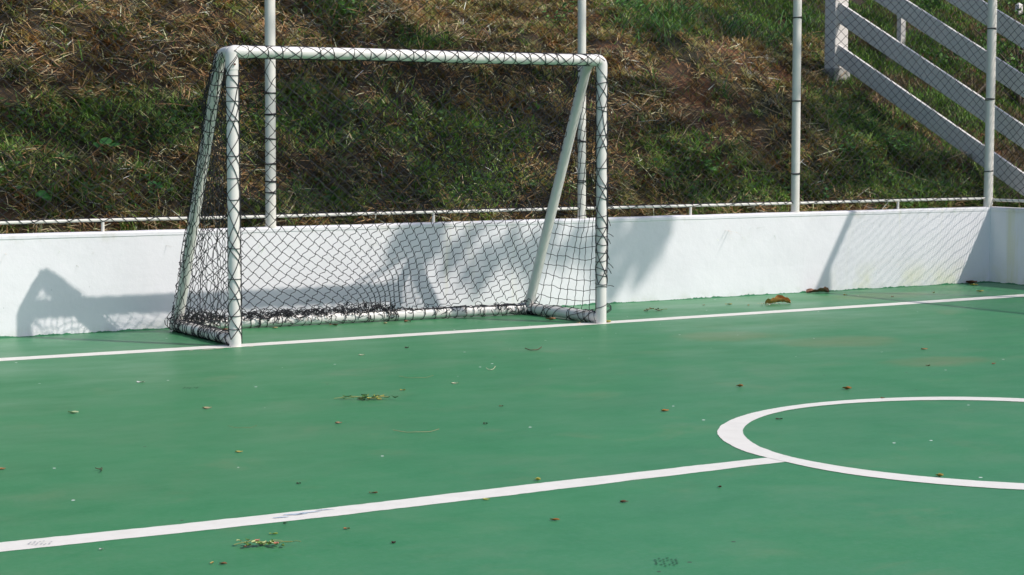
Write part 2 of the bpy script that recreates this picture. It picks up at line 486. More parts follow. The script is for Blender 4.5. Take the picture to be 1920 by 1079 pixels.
# scuffs and footprints: flat marks
def blotch(name, cx, cy, rx, ry, rot, mat, z, label):
    n = 22; a = np.arange(n)*2*np.pi/n
    rr = np.array([1+.35*nz(math.cos(q)*1.3+cx*9, math.sin(q)*1.3+cy*9) for q in a])
    x = rx*rr*np.cos(a); y = ry*rr*np.sin(a)
    c, s = math.cos(rot), math.sin(rot)
    V = np.c_[cx + x*c - y*s, cy + x*s + y*c, np.full(n, z)]
    return V.tolist(), [tuple(range(n))]
def marks(name, lst, mat, z, label):
    mb = MB()
    for q in lst:
        V, F = blotch(name, *q, None, z, None); mb.add(V, F)
    o = mb.build(name, mat, court); o['label'] = label
    return o
VA = -yaw   # image-horizontal direction on the floor
cV, sV = math.cos(VA), math.sin(VA)
def prints(x, y, w_, d_, nx, ny_, r_, seed):
    rr = random.Random(seed); out = []
    for i in range(nx):
        for j in range(ny_):
            a = (i/(nx-1)-.5)*w_ + rr.uniform(-.15, .15)*w_/nx; b = ((j+.5*(i % 2))/(ny_-.5)-.5)*d_*(1-.5*abs(i/(nx-1)-.5)*1.6) + rr.uniform(-.2, .2)*d_/ny_
            if rr.random() < .85: out.append((x+a*cV-b*sV, y+a*sV+b*cV, r_*1.3, r_*1.5, VA))
    return out
m_dark = simple('dark_green_print', (.014, .075, .028), .6)
m_blue = simple('blue_scuff', (.46, .54, .62), .6, .25, 60)
m_pdark = simple('grey_print', (.40, .40, .42), .6)
marks('shoe_print', prints(-2.89, -6.78, .068, .120, 6, 4, .0034, 1), m_dark, .003, 'dark dotted shoe print near the bottom edge of the green floor')
marks('shoe_print', prints(-4.56, -5.40, .070, .07, 6, 4, .0026, 2), m_pdark, .0035, 'faint grey dotted shoe print on the left end of the wide white line')
marks('shoe_print', prints(-2.54, -1.825, .070, .10, 5, 3, .0045, 3), m_dark, .003, 'faint dark shoe print left of centre on the green floor')
marks('scuff_mark', [(-3.66, -5.43, .030, .008, -.15), (-3.60, -5.402, .035, .010, -.3), (-3.53, -5.40, .045, .008, -.1), (-3.46, -5.385, .035, .006, -.3), (-3.57, -5.415, .03, .006, .1)], m_blue, .0035,
      'pale blue scuff where paint has worn off the wide white line')
m_cream = simple('cream_flake', (.66, .62, .46), .7, .1, 30)
marks('paint_flakes', [(-1.62, -.075, .035, .008, .2), (-1.72, -.10, .05, .007, .1), (-1.50, -.06, .02, .007, 0), (-1.40, -.085, .02, .006, .2), (-1.83, -.09, .015, .007, 0)], m_cream, .003,
      'peeling cream flakes along the goal line by the left post')

# ------------------------------------------------------------------ walls
def wall(name, along_x, a0, a1, face, label):
    """front face with slight waviness, rounded worn coping"""
    prof = [(0, 0), (0, .25), (0, .5), (0, WH-.035), (-.004, WH-.030), (-.004, WH-.008), (.004, WH), (.03, WH+.004), (WT-.01, WH+.003), (WT, WH-.006), (WT, 0)]
    s = np.linspace(a0, a1, int((a1-a0)/.1)+1); n = len(prof); V = []
    for q in s:
        for k, (d, z) in enumerate(prof):
            dw = .006*nz(q*.7, z*2, 5) + .002*nz(q*4, z*5, 2) if k < 7 else 0
            zz = z + (.0025*nz(q*3, 1, 7) + .003*nz(q*.6, 3, 1) if z > .6 else 0)
            V.append((q, face + d + dw, zz) if along_x else (face + d + dw, q, zz))
    F = [(i*n+j, (i+1)*n+j, (i+1)*n+j+1, i*n+j+1) if along_x else (i*n+j+1, (i+1)*n+j+1, (i+1)*n+j, i*n+j) for i in range(len(s)-1) for j in range(n-1)]
    F += [tuple(range(n)), tuple((len(s)-1)*n + j for j in range(n))]
    return mesh_obj(name, V, F, M['wall'])
ew = wall('low_wall', True, -6.99, WX+WT, WY, '')
tag(ew, 'long low white rendered wall behind the goal', 'wall')
sw = wall('low_wall', False, -24.0, WY+.003, WX+.002, '')
tag(sw, 'shaded low white wall turning the corner at the right edge', 'wall')

# ------------------------------------------------------------------ court fences
TOPZ, RAILZ = 3.83, .80
def net_plane(O, U, L, z0, z1, du, dz, amp, seed, out):
    """diamond net: nodes (i,j) with i+j even; returns strands"""
    nu, nvv = int(round(L/du*2)), int(round((z1-z0)/dz*2))
    I, J = np.meshgrid(np.arange(nu+1), np.arange(nvv+1), indexing='ij')
    r1 = np.random.default_rng(seed)
    ex = np.zeros((nu+1, nvv+1)); ez = np.zeros_like(ex); eo = np.zeros_like(ex)
    for i in range(0, nu+1):
        for j in range(0, nvv+1):
            a, b = i*du/2, j*dz/2
            ex[i, j] = .03*nz(a*1.1, b*1.3, seed) + .010*nz(a*5, b*5, seed)
            ez[i, j] = .05*nz(a*1.1, b*1.3, seed+9) + .010*nz(a*5, b*5, seed+4)
            eo[i, j] = amp*nz(a*.5, b*.7, seed+2)
    ex += r1.normal(0, .0025, ex.shape); ez += r1.normal(0, .0025, ex.shape)
    edge = np.minimum(np.minimum(J, nvv-J)/3., 1)
    ez *= edge; eo *= edge
    U = np.array(U, float); O = np.array(O, float); N = np.array(out, float)
    P = O + (I*du/2*L/(nu*du/2) + ex)[..., None]*U + N*eo[..., None]
    P[..., 2] += z0 + J*(z1-z0)/nvv + ez
    lines = []
    for s in (1, -1):
        starts = [(i, 0 if s == 1 else nvv) for i in range(nu+1)] + [(0, j) for j in range(1, nvv)]
        for (i, j) in starts:
            if (i+j) % 2 != (0 if s == 1 or nvv % 2 == 0 else (nvv % 2 and 0)): continue
            pts = []
            while 0 <= i <= nu and 0 <= j <= nvv:
                pts.append(P[i, j]); i += 1; j += s
            if len(pts) > 1: lines.append(np.array(pts))
    return lines

def helix(p0, p1, r, pitch, phase, sign, step=.012, jit=.0, amp=0):
    p0 = np.array(p0, float); p1 = np.array(p1, float); L = np.linalg.norm(p1-p0); T = (p1-p0)/L
    a = np.array([0, 0, 1.]) if abs(T[2]) < .9 else np.array([1., 0, 0])
    N = np.cross(T, a); N /= np.linalg.norm(N); B = np.cross(T, N)
    n = max(8, int(L/step)); s = np.linspace(0, L, n)
    ph = phase + sign*2*np.pi*s/pitch + np.array([jit*nz(q*3, phase, 1.7) for q in s])
    rr = r + amp*np.array([abs(nz(q*9, phase, 4)) for q in s])
    return p0 + s[:, None]*T + rr[:, None]*(np.cos(ph)[:, None]*N + np.sin(ph)[:, None]*B)

def ring_c(c, T, r, tilt=0, n=14, wob_=0):
    T = np.array(T, float); T /= np.linalg.norm(T)
    a = np.array([0, 0, 1.]) if abs(T[2]) < .9 else np.array([1., 0, 0])
    N = np.cross(T, a); N /= np.linalg.norm(N); B = np.cross(T, N)
    q = np.linspace(0, 2*np.pi, n); ph = random.uniform(0, 6.28)
    rr = r*(1+wob_*np.abs(np.sin(q*1.5+ph)))
    return np.array(c) + rr[:, None]*(np.cos(q)[:, None]*N + np.sin(q)[:, None]*B) + (tilt*np.cos(q+ph))[:, None]*T

def tie(c, r, parent, tilt=.004):
    return cord_obj('tie', [ring_c(c, (0, 0, 1), r, tilt, 18), ring_c((c[0], c[1], c[2]+.005), (0, 0, 1), r, tilt, 18)], .0042, M['tie'], parent, 4)

PY = WY + .045
fence = empty('court_fence', (0, PY, WH), 'tall white pole fence with black netting along the wall behind the goal', 'fence')
poles = [(-6.1, .038), (-3.35, .038), (-.573, .040), (2.233, .0345), (4.513, .038), (6.885, .040)]
tie_z = {2: [1.715, 1.560, 1.375, 1.185, 1.06, .975], 3: [1.93, 1.35, 1.02], 4: [2.43, 1.70, 1.06], 5: [2.40, 1.735, 1.055]}
for k, (x, r) in enumerate(poles):
    top_x = x + (-.02, .01, .02, -.004, .002, .012)[k]
    mb = MB(); mb.tube([(x, PY, WH-.02), ((x+top_x)/2, PY, 2), (top_x, PY, TOPZ)], r, 20)
    mb.tube([(x, PY, WH-.01), (x, PY, WH+.012)], r+.006, 20)
    if k == 2: mb.box((x-.05, PY-.01, .775), (x-.03, PY+.006, .80))
    po = mb.build('pole', M['pole'], fence, True)
    for z in tie_z.get(k, [1.0, 1.7, 2.4]):
        tt = cord_obj('tie', [ring_c((x+(top_x-x)*(z-.7)/3.1, PY, z+dz), (0, 0, 1), r+.003, .005, 18) for dz in (0, .005)], .0042, M['tie'], fence, 4)
        w0 = tt.matrix_world.copy(); tt.parent = po
        me = tt.data
    # note: pole meshes share the fence origin, so ties keep their place
def rail_path(xa, xb, f): 
    s = np.arange(xa, xb+.01, .15); return [f(q) for q in s]
mb = MB(); mb.tube(rail_path(-6.95, 6.95, lambda q: (q, PY, RAILZ + .006*nz(q*.8, 2, 2))), .0115, 10)
lowrail = mb.build('low_rail', M['rail'], fence, True)
for x in (-4.7, -1.883, .827, 3.354, 5.738):
    mb = MB(); mb.tube([(x, PY, WH-.01), (x, PY, RAILZ-.010)], .012, 10); mb.build('stub', M['rail'], fence, True)
mb = MB(); mb.tube([(-6.95, PY, TOPZ+.03), (6.95, PY, TOPZ+.03)], .035, 14); mb.build('top_rail', M['pole'], fence, True)
lines = net_plane((-6.9, PY+.045, 0), (1, 0, 0), 13.78, RAILZ+.01, TOPZ+.02, .104, .084, .03, 3, (0, 1, 0))
cord_obj('net', lines, .0025, M['net'], fence)
lash = [helix((-6.9, PY, RAILZ), (6.85, PY, RAILZ), .0145, .085, .3, 1, .010, 1.5, .003)]
lash += [helix((-6.9, PY+.004, RAILZ+.004), (6.85, PY+.004, RAILZ+.004), .018, .31, 2.3, -1, .03, 3, .006)]
lash += [np.array([(q, PY+.018, RAILZ+.014+.004*nz(q*6, 1, 1)) for q in np.arange(-6.9, 6.85, .05)])]
cord_obj('lashing', lash, .0028, M['net'], fence)

side = empty('court_fence', (WX+.045, -6, WH), 'white pole and black net fence along the side wall at the right edge', 'fence')
SX = WX + .052
for y in (-1.42, -4.2, -7.0, -9.8, -12.6, -15.4):
    mb = MB(); mb.tube([(SX, y, WH-.02), (SX, y, TOPZ)], .038, 16); mb.build('pole', M['pole'], side, True)
mb = MB(); mb.tube([(SX, PY-.05, TOPZ), (SX, -15.4, TOPZ)], .035, 14); mb.build('top_rail', M['pole'], side, True)
mb = MB(); mb.tube([(SX, PY-.03, RAILZ-.015), (SX, -15.4, RAILZ)], .0135, 10); mb.build('low_rail', M['rail'], side, True)
lines = net_plane((SX+.02, PY-.04, 0), (0, -1, 0), 9.5, RAILZ, TOPZ, .104, .084, .02, 5, (1, 0, 0))
cord_obj('net', lines, .0028, M['net'], side)
lash = [helix((SX, PY-.05, RAILZ-.013), (SX, -8, RAILZ-.005), .0165, .085, .3, 1, .010, 1.5, .003)]
# rope spiralling up the right side of the corner pole
cord_obj('lashing', lash, .0028, M['net'], side)
rope = [helix((6.917, PY-.012, WH+.02), (6.93, PY-.012, TOPZ), .011, .055, a, 1, .006, .6) for a in (0, 2.1, 4.2)]
cord_obj('corner_rope', rope, .0065, simple('white_rope', (.72, .70, .64), .8, .12, 80), side, 5)

# ------------------------------------------------------------------ goal
goal = empty('football_goal', (0, 0, 0), 'white tubular football goal with torn black net standing on the goal line', 'goal')
GX, GH, GR = 1.477, 1.957, .0400
LB, RB = np.array([-1.445, 1.13, .046]), np.array([1.415, .93, .046])
mb = MB(); mb.tube([(-GX+.03, 0, GH), (-.5, 0, GH+.004), (.4, 0, GH-.002), (GX-.03, 0, GH)], GR, 24)
mb.tube([(GX-.30, 0, GH-.0005), (GX-.285, 0, GH-.0005)], GR+.0012, 24)
mb.build('crossbar', M['goal'], goal, True)
for s in (-1, 1):
    mb = MB(); mb.tube([(s*GX, 0, .0), (s*(GX+.002), 0, 1), (s*GX, 0, GH-.03)], .0400, 24); mb.build('post', M['goal'], goal, True)
    mb = MB(); mb.tube(round_path([(s*(GX-.115), 0, GH), (s*GX, 0, GH), (s*GX, 0, GH-.12)], .05 if s > 0 else .022, 10), .0432, 24)
    mb.build('corner_joint', M['goal'], goal, True)
    B = RB if s > 0 else LB
    p = round_path([(s*GX, .02, GH-.002), (s*GX, .185, GH-.006), (B[0]-s*.005, B[1]-.02, .06)], .11, 10)
    mb = MB(); mb.tube(p, .0385, 22); mb.build('brace', M['goal'], goal, True)
    mb = MB(); mb.tube([(s*GX, 0, .047), (B[0], B[1], .047)], .041, 20); mb.build('side_bar', M['goal'], goal, True)
    mb = MB(); mb.tube([(B[0]-s*.06, B[1]+(-.004 if s > 0 else -.004), .047), (B[0]+s*.035, B[1], .047)], .046, 20); mb.build('base_joint', M['goal'], goal, True)
mb = MB(); mb.tube([LB, LB*.66+RB*.34+np.array([0, -.012, 0]), LB*.33+RB*.67+np.array([0, -.008, 0]), RB], .041, 20); mb.build('back_bar', M['goal'], goal, True)
# bolts
for c in ((-GX-.002, -.048, GH-.085), (GX-.205, -.0445, GH+.004)):
    mb = MB(); mb.tube([c, (c[0], c[1]-.006, c[2])], .007, 10); mb.build('bolt', M['rust'], goal)

def brace_y(z, s):
    B = (RB if s > 0 else LB); t = (GH-z)/(GH-.06); return .185 + (B[1]-.185)*t
# back panel: from the crossbar over the stubs and down the braces to the back bar
NW, ND = 2*GX+.06, 2.22       # metric size of the back panel
def back_surf(u, v):
    """u 0..1 left-right, v 0..1 from crossbar to back bar; lifted over the stubs at the ends only"""
    x = -GX-.03 + u*NW
    yb = LB[1]*(1-u) + RB[1]*u
    d = min(u, 1-u)*NW
    e = math.exp(-(d/.20)**2)
    # straight fall from the crossbar to the back bar
    y0 = .02 + (yb-.0)*v; z0 = GH+.044*(1-min(1, v*14)) - .05*min(1, v*10) - (GH-.05-.09)*v
    # over the stub, then down the brace
    dd = v*(.2+2.06)
    if dd < .2: y1 = -.01+dd; z1 = GH+.046
    else:
        t = (dd-.2)/2.06; y1 = .19+(yb+.02-.19)*t; z1 = GH+.046-t*(GH+.046-.085)
    y = y0*(1-e)+y1*e; z = z0*(1-e)+z1*e
    sag = math.sin(math.pi*u)**.7*math.sin(math.pi*v)
    y -= .05*sag; z -= .07*sag
    x += (LB[0]+GX)*(1-u)*v*.8 + (RB[0]-GX)*u*v*.8
    g = math.exp(-((x-.15)/.5)**2)*sm(.60, 1.0, v)
    x += -.38*(x-.15)*g
    return np.array([x, y, max(.075, z)])
da, db = .096/2, .120/2
def pat(i, j):
    """pattern node -> metric position on the panel: the diamonds turn from left to right"""
    p, q = i*da, j*db
    xm = p + NW/2
    ph = -.30 + .42*float(sm(.7, 2.4, xm))
    c, s_ = math.cos(ph), math.sin(ph)
    qq = q
    X = NW/2 + p*(1) - s_*qq*.9 + .03*nz(p*1.5, q*1.5, 2); D = ND/2 + c*qq + s_*(p*.45) + .03*nz(p*1.5, q*1.5, 7)
    return X, D
I0, J0 = int(3.3/da/2)+6, int(3.0/db/2)+6
def strand_runs(i0, j0, s_):
    run = []; out = []
    i, j = i0, j0
    while abs(i) <= I0 and abs(j) <= J0:
        X, D = pat(i, j)
        if -.02 <= X <= NW+.02 and -.02 <= D <= ND+.02: run.append((i, j, X, D))
        else:
            if len(run) > 1: out.append(run)
            run = []
        i += 1; j += s_
    if len(run) > 1: out.append(run)
    return out
def wavy(P, amp, sign=1, k=4):
    """s-shaped sag between knots"""
    out = []
    for a, b, n in zip(P[:-1], P[1:], range(len(P))):
        d = b-a; nrm = np.array([-d[2], 0, d[0]]); nrm /= np.linalg.norm(nrm)+1e-9
        for t in range(k):
            t_ = t/k; out.append(a + d*t_ + nrm*amp*sign*math.sin(2*math.pi*t_))
    out.append(P[-1]); return np.array(out)
nets = []; GP = {}
for s_ in (1, -1):
    st = [(i, -J0 if s_ == 1 else J0) for i in range(-I0, I0+1)] + [(-I0, j) for j in range(-J0+1, J0)]
    for (i, j) in st:
        if (i+j) % 2: continue
        for run in strand_runs(i, j, s_):
            pts = []
            for (a, b_, X, D) in run:
                if (a, b_) not in GP:
                    GP[a, b_] = back_surf(min(1, max(0, X/NW)), min(1, max(0, D/ND))) + rng.normal(0, .003, 3)
                pts.append(GP[a, b_])
            mx = np.mean([r_[2] for r_ in run])
            amp = .003 + (.007 if s_ == -1 else .001)*float(sm(.9, 1.8, mx))
            nets.append(wavy(pts, amp, 1, 4))
cord_obj('net', nets, .0029, M['net'], goal, 3, list(GP.values()), .0058)

# side panels
def side_panel(s, nyy, nzz, amp, square, seed):
    P = {}
    B = RB if s > 0 else LB
    for i in range(nyy+1):
        for j in range(nzz+1):
            z = .09 + (GH-.1)*(j/nzz)
            a = i/nyy
            y = a*(brace_y(z, s)+.02) + .0
            xb = s*(GX+.035) + (B[0]-s*GX)*a*(1-z/GH)
            x = xb + amp*nz(a*2.2, z*1.8, seed)*math.sin(math.pi*a) + s*.02*math.sin(math.pi*a)
            e = 1 if 0 < i < nyy else .2
            dz = e*(.5*amp*nz(a*4, z*4, seed+3)+rng.normal(0, .005)); dy = e*(.4*amp*nz(a*5, z*4, seed+6)+rng.normal(0, .004))
            if square: dz -= .03*math.sin(math.pi*a)
            P[i, j] = np.array([x, max(0, y+dy), max(.06, z+dz)])
    L = []
    if square:
        for i in range(nyy+1): L.append(wavy([P[i, j] for j in range(nzz+1)], .003, 1, 3))
        for j in range(nzz+1): L.append(wavy([P[i, j] for i in range(nyy+1)], .003, 1, 3))
        K = list(P.values())
    else:
        K = [P[q] for q in P if sum(q) % 2 == 0]
        for q in (1, -1):
            for (i, j) in [(i, 0 if q == 1 else nzz) for i in range(nyy+1)] + [(0, j) for j in range(1, nzz)]:
                if (i+j) % 2: continue
                p = []
                while 0 <= i <= nyy and 0 <= j <= nzz:
                    p.append(P[i, j]); i += 1; j += q
                if len(p) > 1: L.append(wavy(p, .006, q, 4))
    return L, K
L, K = side_panel(1, 9, 23, .03, True, 21)
cord_obj('side_net', L, .0028, M['net'], goal, 3, K, .0055)
L, K = side_panel(-1, 16, 30, .13, False, 33)
# bunched folds hanging down the left side
for k in range(7):
    a0 = random.uniform(.15, .95)
    zz = np.arange(.08, random.uniform(.7, 1.5), .02)
    L.append(np.array([(-GX-.02+.03*nz(z*5, k, 1)+(LB[0]+GX)*a0*(1-z/GH), a0*(brace_y(z, -1))+.05*nz(z*4, k, 6)+.01*math.sin(z*60+k), z) for z in zz]))
cord_obj('side_net', L, .0028, M['net'], goal, 3, K, .006)

# lashings wrapped round the tubes
lash = []
# crossbar: crossing helices + rings
for a in (0, 2.1, 4.2):
    for sgn in (1, -1):
        lash.append(helix((-GX, 0, GH), (GX, 0, GH), GR+.0025, .36, a+.3*sgn, sgn, .012, 1.2, .001))
x = -GX+.1
while x < GX-.03:
    lash.append(ring_c((x, 0, GH), (1, .1, 0), GR+.0035, random.uniform(.0, .012))); x += random.uniform(.10, .15)
lash.append(np.array([(q, .012*nz(q*7, 1, 1), GH+GR+.003) for q in np.arange(-GX, GX, .03)]))
lash.append(np.array([(q, .008*nz(q*7, 1, 5), GH-GR-.003) for q in np.arange(-GX+.05, GX, .03)]))
# posts
for s in (-1, 1):
    for a in (0, 2.1, 4.2):
        for sgn in (1, -1):
            lash.append(helix((s*GX, 0, .05 if s < 0 else .3), (s*GX, 0, GH), .0430, .42 if s < 0 else .55, a, sgn, .012, 2.2, .002))
for z in (1.80, 1.72, 1.63, 1.50, 1.27, 1.12, .98, .66, .45, .32, .205, .12):
    lash.append(ring_c((-GX, 0, z), (0, 0, 1), .0435, random.uniform(0, .006)))
for z in (1.78, 1.62, 1.59, 1.40, 1.31, 1.16, 1.02, .93, .80, .72, .66, .60, .53, .47, .41, .36, .30, .27, .13):
    lash.append(ring_c((GX, 0, z), (.2*random.uniform(-1, 1), 0, 1), .0438, random.uniform(0, .014)))
for k in range(4):   # rope bunch down the right post
    lash.append(np.array([(GX+.030+.020*nz(z*6, k, 2), -.032+.02*nz(z*7, k, 5), z) for z in np.arange(.28+.1*k, 1.75-.15*k, .02)]))
for k in range(26):  # loose ends by the right post
    z = random.uniform(.26, 1.75); l = random.uniform(.02, .06); a = random.uniform(-1.2, 1.0)
    lash.append(np.array([(GX+.045+l*t*math.cos(a), -.02, z+l*t*math.sin(a)-.02*t*t) for t in np.linspace(0, 1, 5)]))
for k in range(8):   # and by the left post
    z = random.uniform(.28, .75); l = random.uniform(.02, .045); a = random.uniform(-.8, .8)
    lash.append(np.array([(-GX+.044+l*t*math.cos(a), .0, z+l*t*math.sin(a)) for t in np.linspace(0, 1, 5)]))
for k in range(3):
    lash.append(np.array([(GX+.045+.04*math.sin(t)*(1+.2*k), -.01+.01*k, .09+.06*t/3-.01*k) for t in np.linspace(0, 3.1, 10)]))
lash.append(np.array([(-GX+.047, -.006+.004*nz(z*5, 0, 0), z) for z in np.arange(.02, 1.9, .03)]))
lash.append(np.array([(GX-.046, .004, z) for z in np.arange(.1, 1.9, .03)]))
# braces: left has net in front, right only a hanging cord
bl0, bl1 = np.array([-GX, .20, GH-.04]), LB + np.array([0, -.02, .05])
for a in (0, 1.57, 3.14, 4.7):
    lash.append(helix(bl0, bl1, .044, 9.0, a, 1, .03, 1.5, .002))
s = np.linspace(0, 1, 24)
for t in s[1:-1]:
    lash.append(ring_c(bl0*(1-t)+bl1*t, bl1-bl0, .044, random.uniform(0, .012)))
lash.append(np.array([(GX-.01-.02*t, .05+.10*t, GH-.05-.30*t) for t in np.linspace(0, 1, 8)]))
lash.append(np.array([(GX-.03+.06*t, .15+.01*t, GH-.35-.01*t) for t in np.linspace(0, 1, 5)]))
for s in (-1, 1):
    for k in range(7):
        L0 = random.uniform(.25, .5); lash.append(np.array([(s*(GX-.02-L0*(1-t)), .19*t**.8+.01*nz(t*5, k, 2), GH+.02+.02*t+random.uniform(-.004, .004)) for t in np.linspace(0, 1, 12)]))
cord_obj('lashing', lash, .0026, M['net'], goal, 4)
# messy wraps along the base bars
mess = []
A0, A1 = np.array([-GX, .02, .047]), LB
T = A1-A0
for k in range(30):
    t = (k+random.random())/30
    mess.append(ring_c(A0+T*t, T+np.array([random.uniform(-.5, .5), 0, random.uniform(-.3, .3)]), .0445, random.uniform(.0, .03), 14, .12))
for k in range(4):
    mess.append(helix(A0, A1, .046, random.uniform(.3, .8), random.uniform(0, 6), random.choice((1, -1)), .012, 4, .015))
for k in range(40):   # bunched net at the left rear corner
    c = LB+np.array([random.uniform(-.06, .25), random.uniform(-.16, .03), random.uniform(0, .09)]); r_ = random.uniform(.02, .05)
    mess.append(ring_c(c, (random.uniform(-1, 1), random.uniform(-1, 1), random.uniform(-.4, .4)+.01), r_, .02, 10, .3))
BT = RB-LB
for k in range(34):
    t = (k+random.random()*.6)/34
    mess.append(ring_c(LB+BT*t+np.array([0, -.008, 0]), BT+np.array([0, random.uniform(-.6, .6), 0]), .0445, random.uniform(0, .012)))
for k in range(13):   # cords lying along the top of the back bar
    t0 = random.uniform(0, .25); t1 = random.uniform(.4, .62)
    ph = random.uniform(0, 9); n = int((t1-t0)*120)
    mess.append(np.array([LB+BT*t+np.array([.01*nz(t*40, ph, 1), -.03+.035*nz(t*16, ph, 2)*2, .035+.05*abs(nz(t*22, ph, 3))+.022*math.sin(t*70+ph)]) for t in np.linspace(t0, t1, n)]))
for k in range(90):   # loops of surplus net piled on the left half of the bar
    t = (k+random.random())/90*.60; c = LB+BT*t+np.array([0, random.uniform(-.045, .0), random.uniform(.025, .075)])
    mess.append(ring_c(c, (random.uniform(-.5, .5), 1, random.uniform(-.9, .9)), random.uniform(.014, .030), .02, 9, .5))
for k in range(120):
    t = random.random()**.8*.60; c = LB+BT*t+np.array([0, random.uniform(-.055, -.02), random.uniform(-.015, .05)])
    mess.append(ring_c(c, (random.uniform(-1, 1), .6, random.uniform(-.5, .9)), random.uniform(.010, .028), .02, 8, .5))
for k in range(60):
    t = random.uniform(.55, .99); c = LB+BT*t+np.array([0, random.uniform(-.045, -.02), random.uniform(-.03, .045)])
    mess.append(ring_c(c, (random.uniform(-1, 1), .6, random.uniform(-.5, .9)), random.uniform(.010, .026), .02, 8, .5))
for k in range(5):
    t0 = random.uniform(.5, .6); ph = random.uniform(0, 9)
    mess.append(np.array([LB+BT*t+np.array([0, -.03+.02*nz(t*16, ph, 2), .030+.03*abs(nz(t*22, ph, 3))]) for t in np.linspace(t0, 1, 60)]))
for k in range(26):   # tight gather right of the middle
    t = random.gauss(.53, .06); c = LB+BT*t+np.array([0, -.02, .05+max(0, .62-t)*.35+random.uniform(-.012, .012)])
    mess.append(ring_c(c, (random.uniform(-.5, .5), 1, random.uniform(-.6, .6)), random.uniform(.006, .018), .01, 8, .4))
# right side bar: loose wraps and knots
C0, C1 = np.array([GX, .02, .047]), RB
for k in range(12):
    t = random.random()*.95+.03
    mess.append(ring_c(C0+(C1-C0)*t, (C1-C0)+np.array([random.uniform(-.5, .5), 0, random.uniform(-.2, .2)]), .0445, random.uniform(0, .02), 14, .06))
for k in range(4): mess.append(helix(C0, C1, .046, random.uniform(.35, .8), random.uniform(0, 6), random.choice((1, -1)), .012, 3, .012))
for k in range(34):
    c = RB+np.array([random.uniform(-.05, .06), random.uniform(-.10, .03), random.uniform(-.03, .06)])
    mess.append(ring_c(c, (random.uniform(-1, 1), random.uniform(-1, 1), .3), random.uniform(.012, .04), .015, 9, .3))
mess.append(np.array([C1*(1-t)+C0*t+np.array([-.035, -.02, .02+.03*math.sin(t*9)]) for t in np.linspace(0, 1, 30)]))
cord_obj('bunched_net', mess, .0026, M['net'], goal, 4)

# ------------------------------------------------------------------ stair fence of white boards
bf = empty('board_fence', (7.4, 4.18, 2.0), 'white fence of sloping boards climbing the bank beyond the corner pole', 'fence')
def bevel_box(name, corners8, mat, parent, b=.004):
    me = bpy.data.meshes.new(name); bm = bmesh.new()
    vs = [bm.verts.new(Vector(c)-parent.location) for c in corners8]
    for f in ((0,3,2,1),(4,5,6,7),(0,1,5,4),(1,2,6,5),(2,3,7,6),(3,0,4,7)): bm.faces.new([vs[i] for i in f])
    bmesh.ops.bevel(bm, geom=bm.edges[:], offset=b, segments=2, profile=.5, affect='EDGES')
    bm.to_mesh(me); bm.free(); me.materials.append(mat)
    o = bpy.data.objects.new(name, me); C.objects.link(o); o.parent = parent; return o
def slab(x0, x1, ya, yb, zf, hgt):
    """board sloping along y; zf(y) = top edge"""
    c = []
    for dz in (-hgt, 0):
        c += [(x0, ya, zf(ya)+dz), (x1, ya, zf(ya)+dz), (x1, yb, zf(yb)+dz), (x0, yb, zf(yb)+dz)]
    return c
for k, (h0, hg) in enumerate(((1.033, .215), (1.492, .222), (1.975, .215), (2.44, .215), (2.91, .215))):
    yb = 4.10 if k < 4 else 4.10
    bevel_box('board', slab(7.375, 7.41, .88, yb+.02, lambda y, h0=h0: h0+.497*(y-1.43)+.006*math.sin(y*2+k), hg), M['board'], bf, .004)
bevel_box('post', [(7.33,4.115,1.9),(7.52,4.115,1.9),(7.52,4.29,1.9),(7.33,4.29,1.9),(7.33,4.115,4.3),(7.52,4.115,4.3),(7.52,4.29,4.3),(7.33,4.29,4.3)], M['board'], bf, .012)
bevel_box('post', [(7.415,.90,.2),(7.56,.90,.2),(7.56,1.05,.2),(7.415,1.05,.2),(7.415,.90,2.85),(7.56,.90,2.85),(7.56,1.05,2.85),(7.415,1.05,2.85)], M['board'], bf, .01)
mb = MB(); mb.add(*[([(7.30,4.09,1.85),(7.55,4.09,1.85),(7.55,4.32,1.85),(7.30,4.32,1.85),(7.32,4.10,2.12),(7.53,4.10,2.12),(7.53,4.30,2.12),(7.32,4.30,2.12)]),
                    [(0,3,2,1),(4,5,6,7),(0,1,5,4),(1,2,6,5),(2,3,7,6),(3,0,4,7)]]); mb.build('footing', simple('concrete', (.33, .32, .30), .9, .3, 20, .4), bf)
for (x, y, z0, z1, lab) in ((9.0, 4.88, 2.3, 2.78, 'short white post standing on the grass behind the middle boards'),
                            (12.0, 5.93, 2.6, 3.06, 'slim white post behind the top boards at the right edge')):
    o = empty('short_post', (x, y, z0), lab, 'post', 'short white posts behind the boards')
    mb = MB(); mb.box((x-.035, y-.035, z0), (x+.035, y+.035, z1)); mb.add([(x-.035,y-.035,z1),(x+.035,y-.035,z1),(x+.035,y+.035,z1),(x-.035,y+.035,z1),(x,y,z1+.03)], [(0,1,4),(1,2,4),(2,3,4),(3,0,4)])
    mb.build('shaft', M['board'], o)

